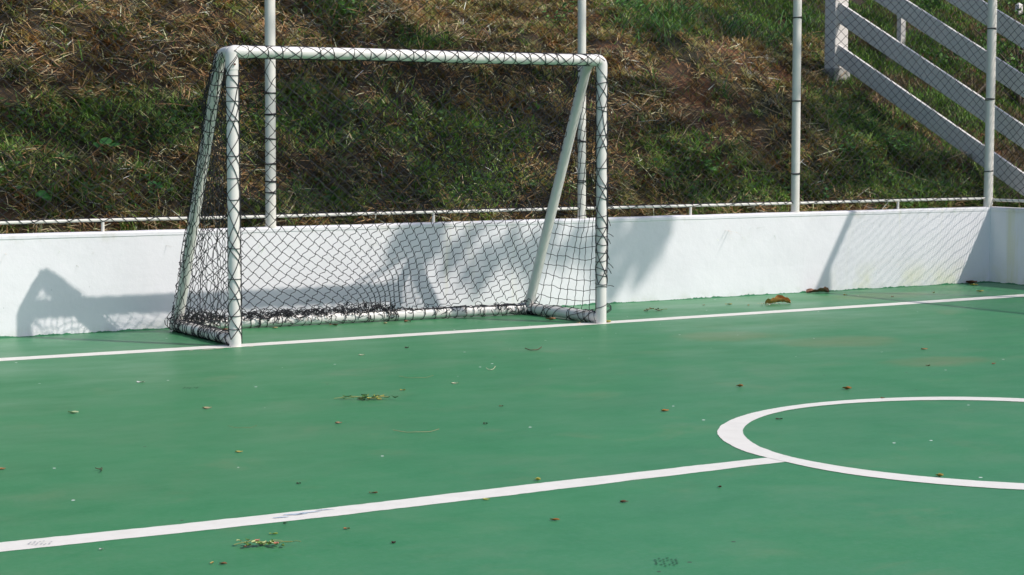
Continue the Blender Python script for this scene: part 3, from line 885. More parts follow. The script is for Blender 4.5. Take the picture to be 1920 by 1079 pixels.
# ------------------------------------------------------------------ vegetation of the bank
GREEN = [(-1.74,1.5,.97,.29),(-2.14,1.11,.56,.2),(-.96,1.51,.65,.3),(-1.44,1.02,.71,.2),(.38,1.55,.68,.4),(1.66,1.42,.97,.32),(.31,.91,.75,.17),(1.46,1.02,1.05,.22),
         (4.97,2.55,.64,.24),(7.08,2.62,.71,.33),(1.12,2.54,.5,.12),(1.8,2.23,.34,.12),(3.97,1.18,.8,.29),(4.4,.89,1.03,.19),(6.6,1.42,.9,.43),(6.4,.96,1.21,.31)]
SOIL = [(4.55,2.04,.24,.46),(5.61,2.0,.56,.37),(8.29,2.59,.36,.55),(4.83,1.52,.54,.2)]
def blobs(L, X, Z):
    v = np.zeros_like(X)
    for cx, cz, rx, rz in L:
        v = np.maximum(v, np.clip(1.25 - np.sqrt(((X-cx)/rx)**2 + ((Z-cz)/rz)**2), 0, 1))
    return v
def noise_arr(X, Y, s, k):
    return np.array([nz(a*s, b*s, k) for a, b in zip(X, Y)])

def surf(X, Y):
    # bilinear on the built bank so blades touch it
    ii = np.clip(np.searchsorted(xs, X)-1, 0, len(xs)-2); jj = np.clip(np.searchsorted(ys, Y)-1, 0, len(ys)-2)
    tx = (X-xs[ii])/(xs[ii+1]-xs[ii]); ty = (Y-ys[jj])/(ys[jj+1]-ys[jj])
    return (HH[ii, jj]*(1-tx)*(1-ty)+HH[ii+1, jj]*tx*(1-ty)+HH[ii, jj+1]*(1-tx)*ty+HH[ii+1, jj+1]*tx*ty)

def blades(name, P, D, U, Ln, Wd, bend, col, mat, **kw):
    """P base, D horizontal-ish dir (unit), U lift dir (unit); a two-segment tapering blade"""
    n = len(P)
    Sd = np.cross(D, U); Sd /= np.linalg.norm(Sd, axis=1)[:, None]+1e-9
    mid = P + (D*.5 + U*bend[:, None]*.5)*Ln[:, None]
    tip = P + (D*1.0 + U*(bend*.55)[:, None])*Ln[:, None]
    w_ = (Wd/2)[:, None]
    V = np.stack([P-Sd*w_, P+Sd*w_, mid+Sd*w_*.9, mid-Sd*w_*.9, tip+Sd*w_*.18, tip-Sd*w_*.18], 1).reshape(-1, 3)
    b = np.arange(n)[:, None]*6
    F = np.concatenate([b+np.array([[0, 1, 2, 3]]), b+np.array([[3, 2, 4, 5]])], 0)
    c = np.repeat(col, 6, 0)
    o = mesh_obj(name, V, F, mat, col=c)
    return tag(o, **kw) if kw else o

def scatter(n, x0, x1, y0, y1):
    X = rng.uniform(x0, x1, n); Y = rng.uniform(y0, y1, n)
    ok = ~((X < 7.02) & (Y < 1.50)); X, Y = X[ok], Y[ok]
    if x1 < 8: pass
    # keep what the photograph (with a margin) can see
    d = np.stack([X, Y], -1) - np.array([CAM.x, CAM.y])
    az = np.arctan2(d[:, 0], d[:, 1]) - yaw
    ok = (az > -.36) & (az < .36); return X[ok], Y[ok]

def slope_frame(X, Y):
    e = .06
    gx_ = (bank_h(X+e, Y)-bank_h(X-e, Y))/(2*e); gy_ = (bank_h(X, Y+e)-bank_h(X, Y-e))/(2*e)
    N = np.stack([-gx_, -gy_, np.ones_like(X)], -1); N /= np.linalg.norm(N, axis=1)[:, None]
    return N

def rough_side(X, Y, Z): return (Y > 4.15 + (X-7.4)*1.144) & (Z < 2.52)

def straw(n, x0, x1, y0, y1, name, label, lawn=False):
    X, Y = scatter(n, x0, x1, y0, y1); Z = surf(X, Y)
    gm_ = blobs(GREEN, X, Z) + .55*noise_arr(X, Y, 2.2, 5); sm_ = blobs(SOIL, X, Z)
    keep = ((gm_ < .60) | (rng.random(len(X)) < .22)) & ((X < 7.4) | rough_side(X, Y, Z))
    keep &= rng.random(len(X)) > .55*(sm_ > .15)
    thin = noise_arr(X, Y, 3.5, 14) > -.12; keep &= thin | (rng.random(len(X)) < .25)
    X, Y, Z, gm_ = X[keep], Y[keep], Z[keep], gm_[keep]
    N = slope_frame(X, Y); n = len(X)
    # direction: combed by a slowly turning field, mostly downhill, plus scatter
    base = np.array([nz(a*1.3, b*1.3, 21) for a, b in zip(X, Y)])*3.5 - math.pi/2
    az = base + rng.normal(0, 1.5, n)
    D = np.stack([np.cos(az), np.sin(az), np.zeros(n)], -1); D -= N*(D*N).sum(1)[:, None]; D /= np.linalg.norm(D, axis=1)[:, None]
    lift = np.abs(rng.normal(.22, .30, n)); D = D + N*lift[:, None]*.8; D /= np.linalg.norm(D, axis=1)[:, None]
    Ln = rng.lognormal(math.log(.085), .5, n); Ln = np.clip(Ln, .03, .34)
    Wd = rng.uniform(.0035, .0095, n)
    k = rng.random(n)[:, None]; t2 = np.array([nz(a*2.1, b*2.1, 31) for a, b in zip(X, Y)])[:, None]
    c = np.where(k < .36, (.21, .112, .050), np.where(k < .66, (.34, .215, .108), np.where(k < .86, (.56, .43, .26), (.085, .050, .026))))
    c = c*(1+.9*t2)*rng.uniform(.6, 1.35, (n, 1))
    ol = np.array([[.11, .11, .045]]); c = np.where(rng.random((n, 1)) < .22+.35*(gm_[:, None] > .3), ol*rng.uniform(.6, 1.4, (n, 1)), c)
    c = c*1.7
    P = np.stack([X, Y, Z], -1) + N*rng.uniform(-.005, .045, n)[:, None]
    return blades(name, P, D, N, Ln, Wd, rng.uniform(-.05, .35, n), np.clip(c, .01, .8), M['blade'], label=label, kind='stuff')

straw(72000, -4.6, 9.0, 1.5, 6.2, 'dry_grass', 'matted dry straw and dead grass covering the bank behind the goal')

def green(n, x0, x1, y0, y1, name, label, lawn):
    X, Y = scatter(n, x0, x1, y0, y1); Z = surf(X, Y)
    if lawn:
        keep = ((X > 7.2+.2*noise_arr(X, Y, 2, 3)) & ~rough_side(X, Y, Z+0)) | (Z > 2.42+.12*noise_arr(X, Y, 2, 13))
        keep &= noise_arr(X, Y, 2.5, 44) > -.45
    else:
        gm_ = blobs(GREEN, X, Z) + .6*noise_arr(X, Y, 2.2, 5)+.25*noise_arr(X, Y, 6, 15)
        keep = (gm_ > .42) | (rng.random(len(X)) < .05)
        keep &= X < 7.5
    X, Y, Z = X[keep], Y[keep], Z[keep]; n = len(X); N = slope_frame(X, Y)
    az = rng.uniform(0, 2*math.pi, n); D = np.stack([np.cos(az), np.sin(az), np.zeros(n)], -1)
    up_ = np.array([0, -.15, 1.0]) if not lawn else np.array([0, -.1, 1.])
    D = D*rng.uniform(.3, 1.1, n)[:, None] + up_*rng.uniform(.25, 1.0, n)[:, None] + N*.2; D /= np.linalg.norm(D, axis=1)[:, None]
    bendir = np.stack([np.cos(az), np.sin(az), -.6*np.ones(n)], -1); bendir /= np.linalg.norm(bendir, axis=1)[:, None]
    Ln = np.clip(rng.lognormal(math.log(.085 if not lawn else .068), .4, n), .03, .24)
    Wd = rng.uniform(.005, .013, n)
    k = rng.random((n, 1))
    c = np.where(k < .4, (.065, .130, .032), np.where(k < .75, (.11, .19, .048), (.20, .25, .085)))
    if lawn:
        c = c*np.array([1.1, 1.3, .8]); dn = noise_arr(X, Y, 1.9, 83)[:, None] + rng.normal(0, .18, (n, 1))
        c = np.where(dn > .16, np.array([[.20, .15, .075]])*rng.uniform(.5, 1.2, (n, 1)), c); c = np.where(dn < -.30, c*.6, c)
    t2 = np.array([nz(a*1.7, b*1.7, 61) for a, b in zip(X, Y)])[:, None]
    c = c*(1+.5*t2)*rng.uniform(.65, 1.3, (n, 1))
    if not lawn: c = c*np.array([1.9, 2.0, 1.6])
    P = np.stack([X, Y, Z], -1)
    return blades(name, P, D, bendir, Ln, Wd, rng.uniform(0, .5, n), np.clip(c, .008, .8), M['blade'], label=label, kind='stuff')
green(70000, -4.6, 7.6, 1.5, 5.6, 'green_grass', 'patches of low green grass and weeds on the bank', False)
green(260000, 6.9, 17, .2, 9.5, 'lawn_grass', 'bright green grass slope beyond the white board fence', True)
green(30000, 1.5, 9, 4.2, 9, 'upper_grass', 'green grass along the top edge of the bank', True)

def tussocks(nc, per, name, label):
    """short arching blades growing in little clumps, each clump with a tone of its own"""
    X, Y = scatter(nc, -4.6, 9.0, 1.50, 6.2); Z = surf(X, Y)
    so = blobs(SOIL, X, Z); ok = (rng.random(len(X)) > .50*(so > .1)) & ((X < 7.3) | rough_side(X, Y, Z)); X, Y, Z, so = X[ok], Y[ok], Z[ok], so[ok]; nc = len(X)
    gm_ = blobs(GREEN, X, Z) + .5*noise_arr(X, Y, 2.2, 5) + .35*noise_arr(X, Y, 7, 25)
    gm_ += .35*(Z < .95) - .35*(so > .1)
    pg = np.clip(.20 + .75*gm_, .12, .9); isg = rng.random(nc) < pg
    tone = np.exp(rng.normal(0, .56, nc))*(1+.7*noise_arr(X, Y, 1.6, 91))
    kk = rng.random((nc, 1))
    dry = np.where(kk < .30, (.17, .082, .035), np.where(kk < .62, (.31, .185, .085), np.where(kk < .85, (.50, .37, .20), (.16, .14, .055))))
    grn = np.where(kk < .35, (.060, .125, .028), np.where(kk < .75, (.105, .175, .042), (.19, .23, .075)))
    cc = np.where(isg[:, None], grn, dry)*np.clip(tone, .35, 2.0)[:, None]
    size = rng.uniform(.045, .13, nc)*(1+.5*(rng.random(nc) < .12))
    rep = lambda A_: np.repeat(A_, per, 0)
    n = nc*per; N = rep(slope_frame(X, Y)); az = rng.uniform(0, 6.283, n)
    rad = rep(size)*.35*rng.random(n)
    Xb = rep(X)+np.cos(az)*rad; Yb = rep(Y)+np.sin(az)*rad; Zb = surf(Xb, Yb)
    P = np.stack([Xb, Yb, Zb], -1) + N*rng.uniform(-.01, .012, n)[:, None]
    az2 = az + rng.normal(0, .6, n); lean = rng.uniform(.25, 1.5, n)[:, None]
    H = np.stack([np.cos(az2), np.sin(az2), np.zeros(n)], -1); H -= N*(H*N).sum(1)[:, None]
    D = H*lean + N*.55 + np.array([0, 0, .35]); D /= np.linalg.norm(D, axis=1)[:, None]
    bd = H*.6 + np.array([0, -.35, -.9]); bd /= np.linalg.norm(bd, axis=1)[:, None]
    Ln = rep(size)*rng.uniform(.6, 1.5, n); Wd = rng.uniform(.004, .0105, n)
    col = rep(cc)*rng.uniform(.65, 1.35, (n, 1)); mix_ = rng.random((n, 1)) < .15
    col = np.where(mix_, np.array([[.42, .33, .18]])*rng.uniform(.4, 1.2, (n, 1)), col)
    Sd = np.cross(D, bd); Sd /= np.linalg.norm(Sd, axis=1)[:, None]+1e-9; V = []
    for t in (0, .4, .75, 1.0):
        c_ = P + (D*t + bd*(.5*t*t))*Ln[:, None]; wv = (Wd*(1-t**2*.9)/2)[:, None]; V += [c_-Sd*wv, c_+Sd*wv]
    col = col*np.array([1.95, 2.05, 1.75]); V = np.stack(V, 1).reshape(-1, 3); b = np.arange(n)[:, None]*8
    F = np.concatenate([b+np.array([[2*k, 2*k+1, 2*k+3, 2*k+2]]) for k in range(3)], 0)
    tag(mesh_obj(name, V, F, M['blade'], col=np.repeat(np.clip(col, .008, .75), 8, 0)), label, kind='stuff')
tussocks(12500, 22, 'clumped_grass', 'rough clumps of short dry and green grass all over the bank')

# broad small leaves of creeping weeds (stuff)
def weed_leaves(n, name, label):
    X, Y = scatter(n, -4.6, 7.4, 1.5, 5.2); Z = surf(X, Y)
    gm_ = blobs(GREEN, X, Z) + .7*noise_arr(X, Y, 3.1, 75); keep = gm_ > .50
    X, Y, Z = X[keep], Y[keep], Z[keep]; n = len(X); N = slope_frame(X, Y)
    az = rng.uniform(0, 6.28, n); s = rng.uniform(.012, .030, n)[:, None]
    A = np.stack([np.cos(az), np.sin(az), rng.uniform(-.4, .4, n)], -1); A /= np.linalg.norm(A, axis=1)[:, None]
    Nn = N + rng.normal(0, .45, (n, 3)); Bv = np.cross(A, Nn); Bv /= np.linalg.norm(Bv, axis=1)[:, None]
    P = np.stack([X, Y, Z], -1) + N*rng.uniform(.02, .08, n)[:, None]
    q = [(-1, 0), (-.5, .5), (.3, .5), (1, 0), (.3, -.5), (-.5, -.5)]
    V = np.stack([P + A*s*a + Bv*s*b for a, b in q], 1).reshape(-1, 3)
    F = np.arange(n)[:, None]*6 + np.arange(6)[None]
    c = np.where(rng.random((n, 1)) < .6, (.05, .12, .03), (.10, .17, .05))*rng.uniform(.6, 1.4, (n, 1))
    tag(mesh_obj(name, V, F, M['blade'], col=np.repeat(c, 6, 0)), label, kind='stuff')
weed_leaves(22000, 'creeping_weeds', 'small leaved green weeds creeping over the bank')

# grass tufts one can tell apart
def tuft(x, y, n, hgt, spread, label, dry=0.0, wd=.014):
    z = float(surf(np.array([x]), np.array([y]))[0])
    o = empty('grass_tuft', (x, y, z), label, 'grass tuft', 'grass tufts on the bank')
    r1 = np.random.default_rng(int(abs(x*100+y*10)))
    az = r1.uniform(0, 6.28, n); off = r1.normal(0, spread*.35, (n, 2))
    P = np.stack([x+off[:, 0], y+off[:, 1], np.full(n, z-.02)], -1)
    P[:, 2] = surf(P[:, 0], P[:, 1])-.01
    lean = r1.uniform(.1, .8, n)[:, None]
    D = np.stack([np.cos(az), np.sin(az), np.zeros(n)], -1)*lean + np.array([0, -.12, 1.]); D /= np.linalg.norm(D, axis=1)[:, None]
    bd = np.stack([np.cos(az), np.sin(az), -1.2*np.ones(n)], -1); bd /= np.linalg.norm(bd, axis=1)[:, None]
    Ln = hgt*1.2*r1.uniform(.45, 1.15, n)
    c = np.where(r1.random((n, 1)) < .5, (.075, .19, .05), (.13, .26, .075))*r1.uniform(.7, 1.3, (n, 1))
    c = np.where(r1.random((n, 1)) < dry, np.array([[.34, .26, .15]])*r1.uniform(.6, 1.2, (n, 1)), c)
    Wd = r1.uniform(.5, 1.1, n)*wd
    # arched blade: five points
    tt = [0, .3, .6, .85, 1.0]; V = []
    Sd = np.cross(D, bd); Sd /= np.linalg.norm(Sd, axis=1)[:, None]+1e-9
    for t in tt:
        c_ = P + (D*t + bd*(.55*t*t))*Ln[:, None]; wv = (Wd*(1-t**2*.95)/2)[:, None]
        V += [c_-Sd*wv, c_+Sd*wv]
    V = np.stack(V, 1).reshape(-1, 3); b = np.arange(n)[:, None]*10
    F = np.concatenate([b+np.array([[2*k, 2*k+1, 2*k+3, 2*k+2]]) for k in range(4)], 0)
    mesh_obj('blades', V, F, M['blade'], o, col=np.repeat(c, 10, 0))
    return o
TUFTS = [(4.35, 3.64, 130, .30, .36, 'large bright green tuft on the bank just right of the crossbar', .1),
         (4.70, 3.62, 120, .34, .34, 'big dark green tuft hanging over the brown earth between the second and third poles', .05),
         (5.18, 3.98, 90, .34, .3, 'green tuft at the top edge on the left side of the dark hollow', .1),
         (6.03, 4.27, 120, .36, .3, 'tall bluish green tuft overhanging the red earth right of the dark hollow', .06),
         (6.60, 4.50, 150, .42, .42, 'biggest green tuft on the bank top just left of the third pole', .06),
         (7.40, 5.10, 90, .36, .3, 'green tuft at the top edge touching the third pole', .1),
         (4.86, 4.30, 100, .34, .4, 'green tuft touching the top of the photo right of the second pole', .05),
         (5.75, 4.75, 70, .34, .3, 'green tuft touching the top of the photo above the dark hollow', .1),
         (7.9, 5.4, 80, .34, .3, 'green tuft at the top of the photo between the third pole and the board fence', .1),
         (1.07, 3.62, 80, .24, .26, 'green tuft above the crossbar near its left third', .25),
         (1.84, 3.35, 60, .18, .25, 'small green tuft just above the middle of the crossbar', .2),
         (2.06, 2.48, 70, .20, .22, 'green tuft seen through the goal left of the brace', .3),
         (1.66, 2.50, 90, .22, .35, 'broad light green tuft seen through the middle of the goal', .25),
         (6.75, 3.45, 60, .26, .22, 'straw coloured tuft right of the third pole', .75),
         (6.95, 3.75, 22, .36, .12, 'single arching green blades right of the third pole', .1),
         (4.95, 2.95, 16, .34, .05, 'long arching pale blades over the bare red earth', .2),
         (5.8, 2.08, 60, .17, .25, 'low green tuft above the low rail right of the third pole', .1),
         (6.6, 1.85, 60, .18, .25, 'green tuft behind the wall left of the corner pole', .15),
         (-1.0, 2.55, 90, .17, .4, 'pale green tuft left of the goal at mid height', .3),
         (-2.1, 2.15, 90, .22, .32, 'straw tuft near the left edge above the low rail', .85),
         (-1.6, 2.12, 90, .24, .28, 'light straw tuft midway between the left edge and the goal', .85),
         (-.35, 3.05, 60, .18, .25, 'dry tuft left of the first pole above the goal corner', .7)]
for t in TUFTS: tuft(*t)

def leafy_weed(x, y, n, hgt, spread, label):
    z = float(surf(np.array([x]), np.array([y]))[0])
    o = empty('leafy_weed', (x, y, z), label, 'weed', 'leafy weeds on the bank')
    r1 = np.random.default_rng(int(x*100)); ns = max(4, n//9); mb = MB(); P = []
    for k in range(ns):
        a = r1.uniform(0, 6.28); ex = x+math.cos(a)*spread*r1.random(); ey = y-.1+math.sin(a)*spread*.6*r1.random(); ez = z+hgt*r1.uniform(.5, 1.1)
        p = [np.array([x+(ex-x)*t**1.3, y+(ey-y)*t**1.3, z-.02+(ez-z)*t]) for t in np.linspace(0, 1, 5)]
        mb.tube(p, np.linspace(.0035, .0015, 5), 5)
        for q in range(9): P.append(p[0]+(p[-1]-p[0])*r1.uniform(.3, 1.05)+r1.normal(0, .012, 3))
    mb.build('stems', M['weed_stem'], o)
    P = np.array(P); n = len(P); az = r1.uniform(0, 6.28, n); s_ = r1.uniform(.02, .042, n)[:, None]
    A = np.stack([np.cos(az), np.sin(az), r1.uniform(-.7, .3, n)], -1); A /= np.linalg.norm(A, axis=1)[:, None]
    Nn = np.array([0, -.4, 1.])+r1.normal(0, .35, (n, 3)); Bv = np.cross(A, Nn); Bv /= np.linalg.norm(Bv, axis=1)[:, None]
    q = [(0, 0), (.5, .34), (1.2, .30), (2.0, 0), (1.2, -.30), (.5, -.34)]
    V = np.stack([P + A*s_*a + Bv*s_*b for a, b in q], 1).reshape(-1, 3); F = np.arange(n)[:, None]*6+np.arange(6)[None]
    c = np.where(r1.random((n, 1)) < .5, (.09, .24, .05), (.16, .32, .08))*r1.uniform(.6, 1.3, (n, 1))
    mesh_obj('leaves', V, F, M['blade'], o, col=np.repeat(c, 6, 0))
M['weed_stem'] = simple('weed_stem_green', (.10, .16, .05))
for a in ((4.55, 4.05, 90, .34, .30, 'leafy bright green weed at the top just right of the second pole'),
          (6.35, 4.70, 110, .36, .35, 'leafy bright green weed at the top left of the third pole'),
          (5.45, 4.35, 60, .28, .22, 'small leafy weed on the left rim of the dark hollow'),
          (1.25, 3.75, 60, .24, .25, 'leafy green weed at the top above the left half of the crossbar'),
          (3.55, 3.85, 60, .22, .25, 'leafy green weed at the top beside the second pole'),
          (6.55, 2.35, 80, .26, .35, 'leafy green weed in the shade under the lowest board'),
          (5.9, 2.35, 60, .20, .25, 'low leafy weed midway between third pole and lowest board'),
          (4.1, 2.15, 50, .16, .25, 'low leafy weed midway between the goal and the third pole')):
    leafy_weed(*a)

# broad leaved weeds
def broad_weed(x, y, leaves, size, label):
    z = float(surf(np.array([x]), np.array([y]))[0])
    o = empty('broadleaf_weed', (x, y, z), label, 'weed', 'broadleaf weeds on the bank')
    V, F, cc, n = [], [], [], 0
    r1 = random.Random(int(x*100))
    for k in range(leaves):
        a = r1.uniform(0, 6.28); c = Vector((x+r1.uniform(-1, 1)*size*1.3, y-.06+r1.uniform(-.5, .3)*size, z+r1.uniform(.04, .14)))
        A = Vector((math.cos(a), math.sin(a)*.6, r1.uniform(-.3, .3))).normalized(); Nn = Vector((r1.uniform(-.2, .3), -.7, .75)).normalized(); B = A.cross(Nn).normalized(); Nn = B.cross(A)
        s = size*r1.uniform(.5, 1.0)
        pts = [(-.9, 0, 0)] + [(math.cos(q)*.95, math.sin(q)*.72, .12*abs(math.sin(q))) for q in np.linspace(2.6, -2.6, 11)]
        V.append(c); cc.append((.05, .16, .04)); c0 = n; n += 1
        for p in pts: V.append(c + A*p[0]*s + B*p[1]*s + Nn*p[2]*s); cc.append((.06, .20, .045)); n += 1
        for i in range(len(pts)): F.append((c0, c0+1+i, c0+1+(i+1) % len(pts)))
    mesh_obj('leaves', [tuple(v) for v in V], F, M['blade'], o, smooth=True, col=np.array(cc))
    mb = MB()
    for k in range(3): mb.tube([(x, y, z-.02), (x+r1.uniform(-.04, .04), y-.04, z+.1)], .003, 5)
    mb.build('stem', simple('weed_stem', (.10, .16, .05)), o)
for a in ((-1.52, 2.35, 4, .055, 'dark broadleaf weed in the shade left of the goal'),
          (-2.13, 1.90, 5, .05, 'bright broadleaf weed just above the low rail at far left'),
          (-1.3, 1.95, 6, .035, 'small broadleaf weed left of the goal above the rail'),
          (5.15, 1.80, 6, .03, 'small glossy weed near the low rail right of the third pole')):
    broad_weed(*a)

# long loose stalks
def stalk(x, y, az, L, lift, label, c=(.42, .33, .20), r=.0035):
    z = float(surf(np.array([x]), np.array([y]))[0]); o_ = []
    for t in np.linspace(0, 1, 9):
        xx = x+math.cos(az)*L*t; yy = y+math.sin(az)*L*t
        zs = float(surf(np.array([xx]), np.array([max(1.5, yy)]))[0])
        o_.append((xx, yy, zs+.05+lift*math.sin(t*2.6)+.01*nz(t*5, x, 1)))
    mb = MB(); mb.tube(o_, np.linspace(r, r*.4, 9), 6)
    tag(mb.build('dead_stalk', simple('stalk', c, .8), smooth=True), label, 'dead stalk', 'long dead stalks on the bank')
for a in ((6.15, 2.9, -2.2, .42, .05, 'pale slanting stalk just right of the third pole'),
          (4.0, 2.4, .5, .5, .04, 'pale slanting stalk right of the goal at mid height'),
          (5.5, 2.7, 2.5, .6, .03, 'long stalk crossing the bare red earth'),
          (-1.2, 1.95, .1, .25, .02, 'short straight stalk left of the goal above the rail'),
          (-1.75, 2.0, -.6, .35, .08, 'bent pale stalk near the left edge'),
          (5.35, 2.05, .1, .35, .02, 'horizontal pale stalk right of the third pole'),
          (6.6, 1.75, 2.4, .5, .06, 'thin bent stalk above the rail between the last two poles'),
          (4.9, 1.60, -.1, .7, .02, 'long dead stem lying behind the wall right of the third pole'),
          (3.2, 2.3, .7, .35, .04, 'pale stalk close to the right of the goal')):
    stalk(*a)

# ------------------------------------------------------------------ trees
def leaf_cloud(cs, rads, per, size, cols, r1):
    VS, FS, CS = [], [], []
    q = np.array([(-1, 0, 0), (-.2, .42, .08), (1, 0, -.05), (-.2, -.42, .08)])
    P = np.concatenate([c + r1.normal(0, 1, (per, 3))*r*np.array([.55, .55, .5]) for c, r in zip(cs, rads)])
    n = len(P); A = r1.normal(0, 1, (n, 3)); A /= np.linalg.norm(A, axis=1)[:, None]
    B = np.cross(A, r1.normal(0, 1, (n, 3))); B /= np.linalg.norm(B, axis=1)[:, None]; Nn = np.cross(A, B)
    s = size*r1.uniform(.6, 1.3, n)[:, None]
    V = np.stack([P + s*(A*a + B*b + Nn*c) for a, b, c in q], 1).reshape(-1, 3)
    F = np.arange(n)[:, None]*4 + np.arange(4)[None]
    c = np.array(cols)[r1.integers(0, len(cols), n)]*r1.uniform(.7, 1.3, (n, 1))
    return V, F, np.repeat(c, 4, 0)

# patches of tree shade on the bank and the wall: (x, z, radius x, radius z, clusters)
SHADE = [(1.1,2.31,.72,.28,12),(2.02,1.89,1.12,.38,22),(-1.29,1.46,.69,.21,10),(-1.44,1.93,.6,.17,7),(.52,1.64,.58,.40,14),(.98,1.07,1.03,.22,14),(-2.09,.83,.64,.05,6),(-.85,.81,.67,.06,6),
         (.54,.82,.81,.09,8),(1.94,.8,.63,.08,7),(2.58,1.56,.60,.40,14),(4.64,1.67,.3,.3,5),(6.2,1.53,.5,.5,9),(6.0,1.01,.8,.22,8),(5.95,2.49,.8,.17,8),(-1.68,2.33,.46,.17,5),(6.4,2.1,.2,.6,5),(-.03,2.0,.26,.27,5),
         (5.95,2.50,.35,.12,6),(6.9,1.5,.5,.4,8),(4.9,2.7,.5,.15,3),(3.2,2.3,.4,.3,5),(4.0,1.0,.5,.1,4)]
def bank_y(x, z):
    lo_, hi_ = 1.5, 7
    for _ in range(24):
        m_ = (lo_+hi_)/2
        if bank_h(x, m_) < z: lo_ = m_
        else: hi_ = m_
    return lo_
r1 = np.random.default_rng(5)
targets = []
for (x, z, rx, rz, n) in SHADE:
    for k in range(int(n*.75+.5)):
        a = r1.uniform(0, 6.28); q = math.sqrt(r1.random())
        xx = x+rx*q*math.cos(a); zz = max(.74, z+rz*q*math.sin(a))
        targets.append((xx, bank_y(xx, zz), zz, r1.uniform(.13, .22), 110))
for k in range(80):   # loose dappling over the rest of the bank
    xx = r1.uniform(-3.0, 6.4); zz = r1.uniform(.85, 2.9)
    targets.append((xx, bank_y(xx, zz), zz, r1.uniform(.10, .20), 60))
# sunlit openings in the crown
OPEN = ((-2.0, 1.08, .75, .20), (-.65, 1.75, .55, .17), (-1.5, 1.72, .35, .10), (3.9, 1.22, .75, .20), (4.3, 1.85, .60, .36), (5.3, 1.95, .40, .33), (.3, 1.32, .50, .15), (1.7, 1.47, .60, .14),
        (-1.2, 2.35, .65, .20), (.4, 2.45, .35, .15), (3.0, 1.75, .35, .27), (-2.5, 1.6, .4, .16), (2.0, 2.35, .35, .14), (5.6, 1.15, .30, .14), (6.2, 1.2, .15, .12), (2.0, 1.02, .55, .11),
        (-1.0, 1.05, .30, .12), (4.6, 2.55, .5, .12), (6.9, 2.45, .5, .10), (-.1, 1.75, .12, .3), (.9, 1.75, .25, .12), (3.2, 2.4, .4, .12))
def lit(x, z): return any(((x-cx)/rx)**2+((z-cz)/rz)**2 < 1 for cx, cz, rx, rz in OPEN)
targets = [q for q in targets if not lit(q[0], q[2]) or r1.random() < .05]
for k in range(60):
    xx = r1.uniform(4.6, 12.0); yy = r1.uniform(4.2, 6.4) if xx < 7.5 else r1.uniform(1.8, 7.5)
    if xx > 7.5 and nz(xx*.8, yy*.8, 6) < .0: continue
    targets.append((xx, yy, float(bank_h(xx, yy)), r1.uniform(.15, .28), 60))
for (x, z, r) in ((2.93,.66,.075),(3.03,.60,.06),(2.98,.50,.07),(2.86,.55,.07),(2.90,.42,.07),(2.84,.33,.065),(2.80,.25,.05),(2.72,.45,.065),(2.68,.34,.06),(2.62,.24,.055),(2.58,.50,.06),(2.55,.64,.05),
                  (2.48,.38,.05),(2.44,.22,.045),(2.50,.14,.04),(2.38,.55,.045),(3.08,.69,.05),(2.72,.60,.03),(2.36,.30,.03),
                  (.55,.62,.07),(.68,.66,.08),(.60,.52,.07),(.80,.60,.06),(.46,.50,.05),(.74,.48,.06),(.86,.66,.05),(1.02,.50,.05),(.95,.40,.05),(1.12,.32,.05),(1.22,.24,.05),
                  (1.30,.45,.06),(1.36,.36,.045),(1.50,.55,.05),(1.58,.44,.05),(1.66,.36,.045),(1.75,.52,.05),(1.72,.24,.04),(2.05,.45,.05),(1.15,.62,.05),(2.2,.3,.04),(2.16,.58,.05),(1.92,.62,.05)):
    targets.append((x, WY, z, r, 34))
tips = []
for (x, y, z, r, per) in targets:
    xp = x+.57*(y-1.394)/.762
    if min(abs(xp-q) for q in (-.573, 2.233, 4.513, 6.885)) < r*.75+.05: continue
    t = r1.uniform(9.0, 11.5) if per != 34 else r1.uniform(7.2, 8.6)
    tips.append((np.array([x+.57*t, y-.762*t, z+t]), r, per))
TR = [(np.array([14.0, -6.9, 0.]), np.array([13.7, -6.7, 14.2]), 'tall leafy tree right of the court shading the right of the bank'),
      (np.array([13.4, -9.3, 0.]), np.array([12.6, -9.0, 13.2]), 'tall spreading tree right of the court reaching over it')]
TR = [TR[0]]
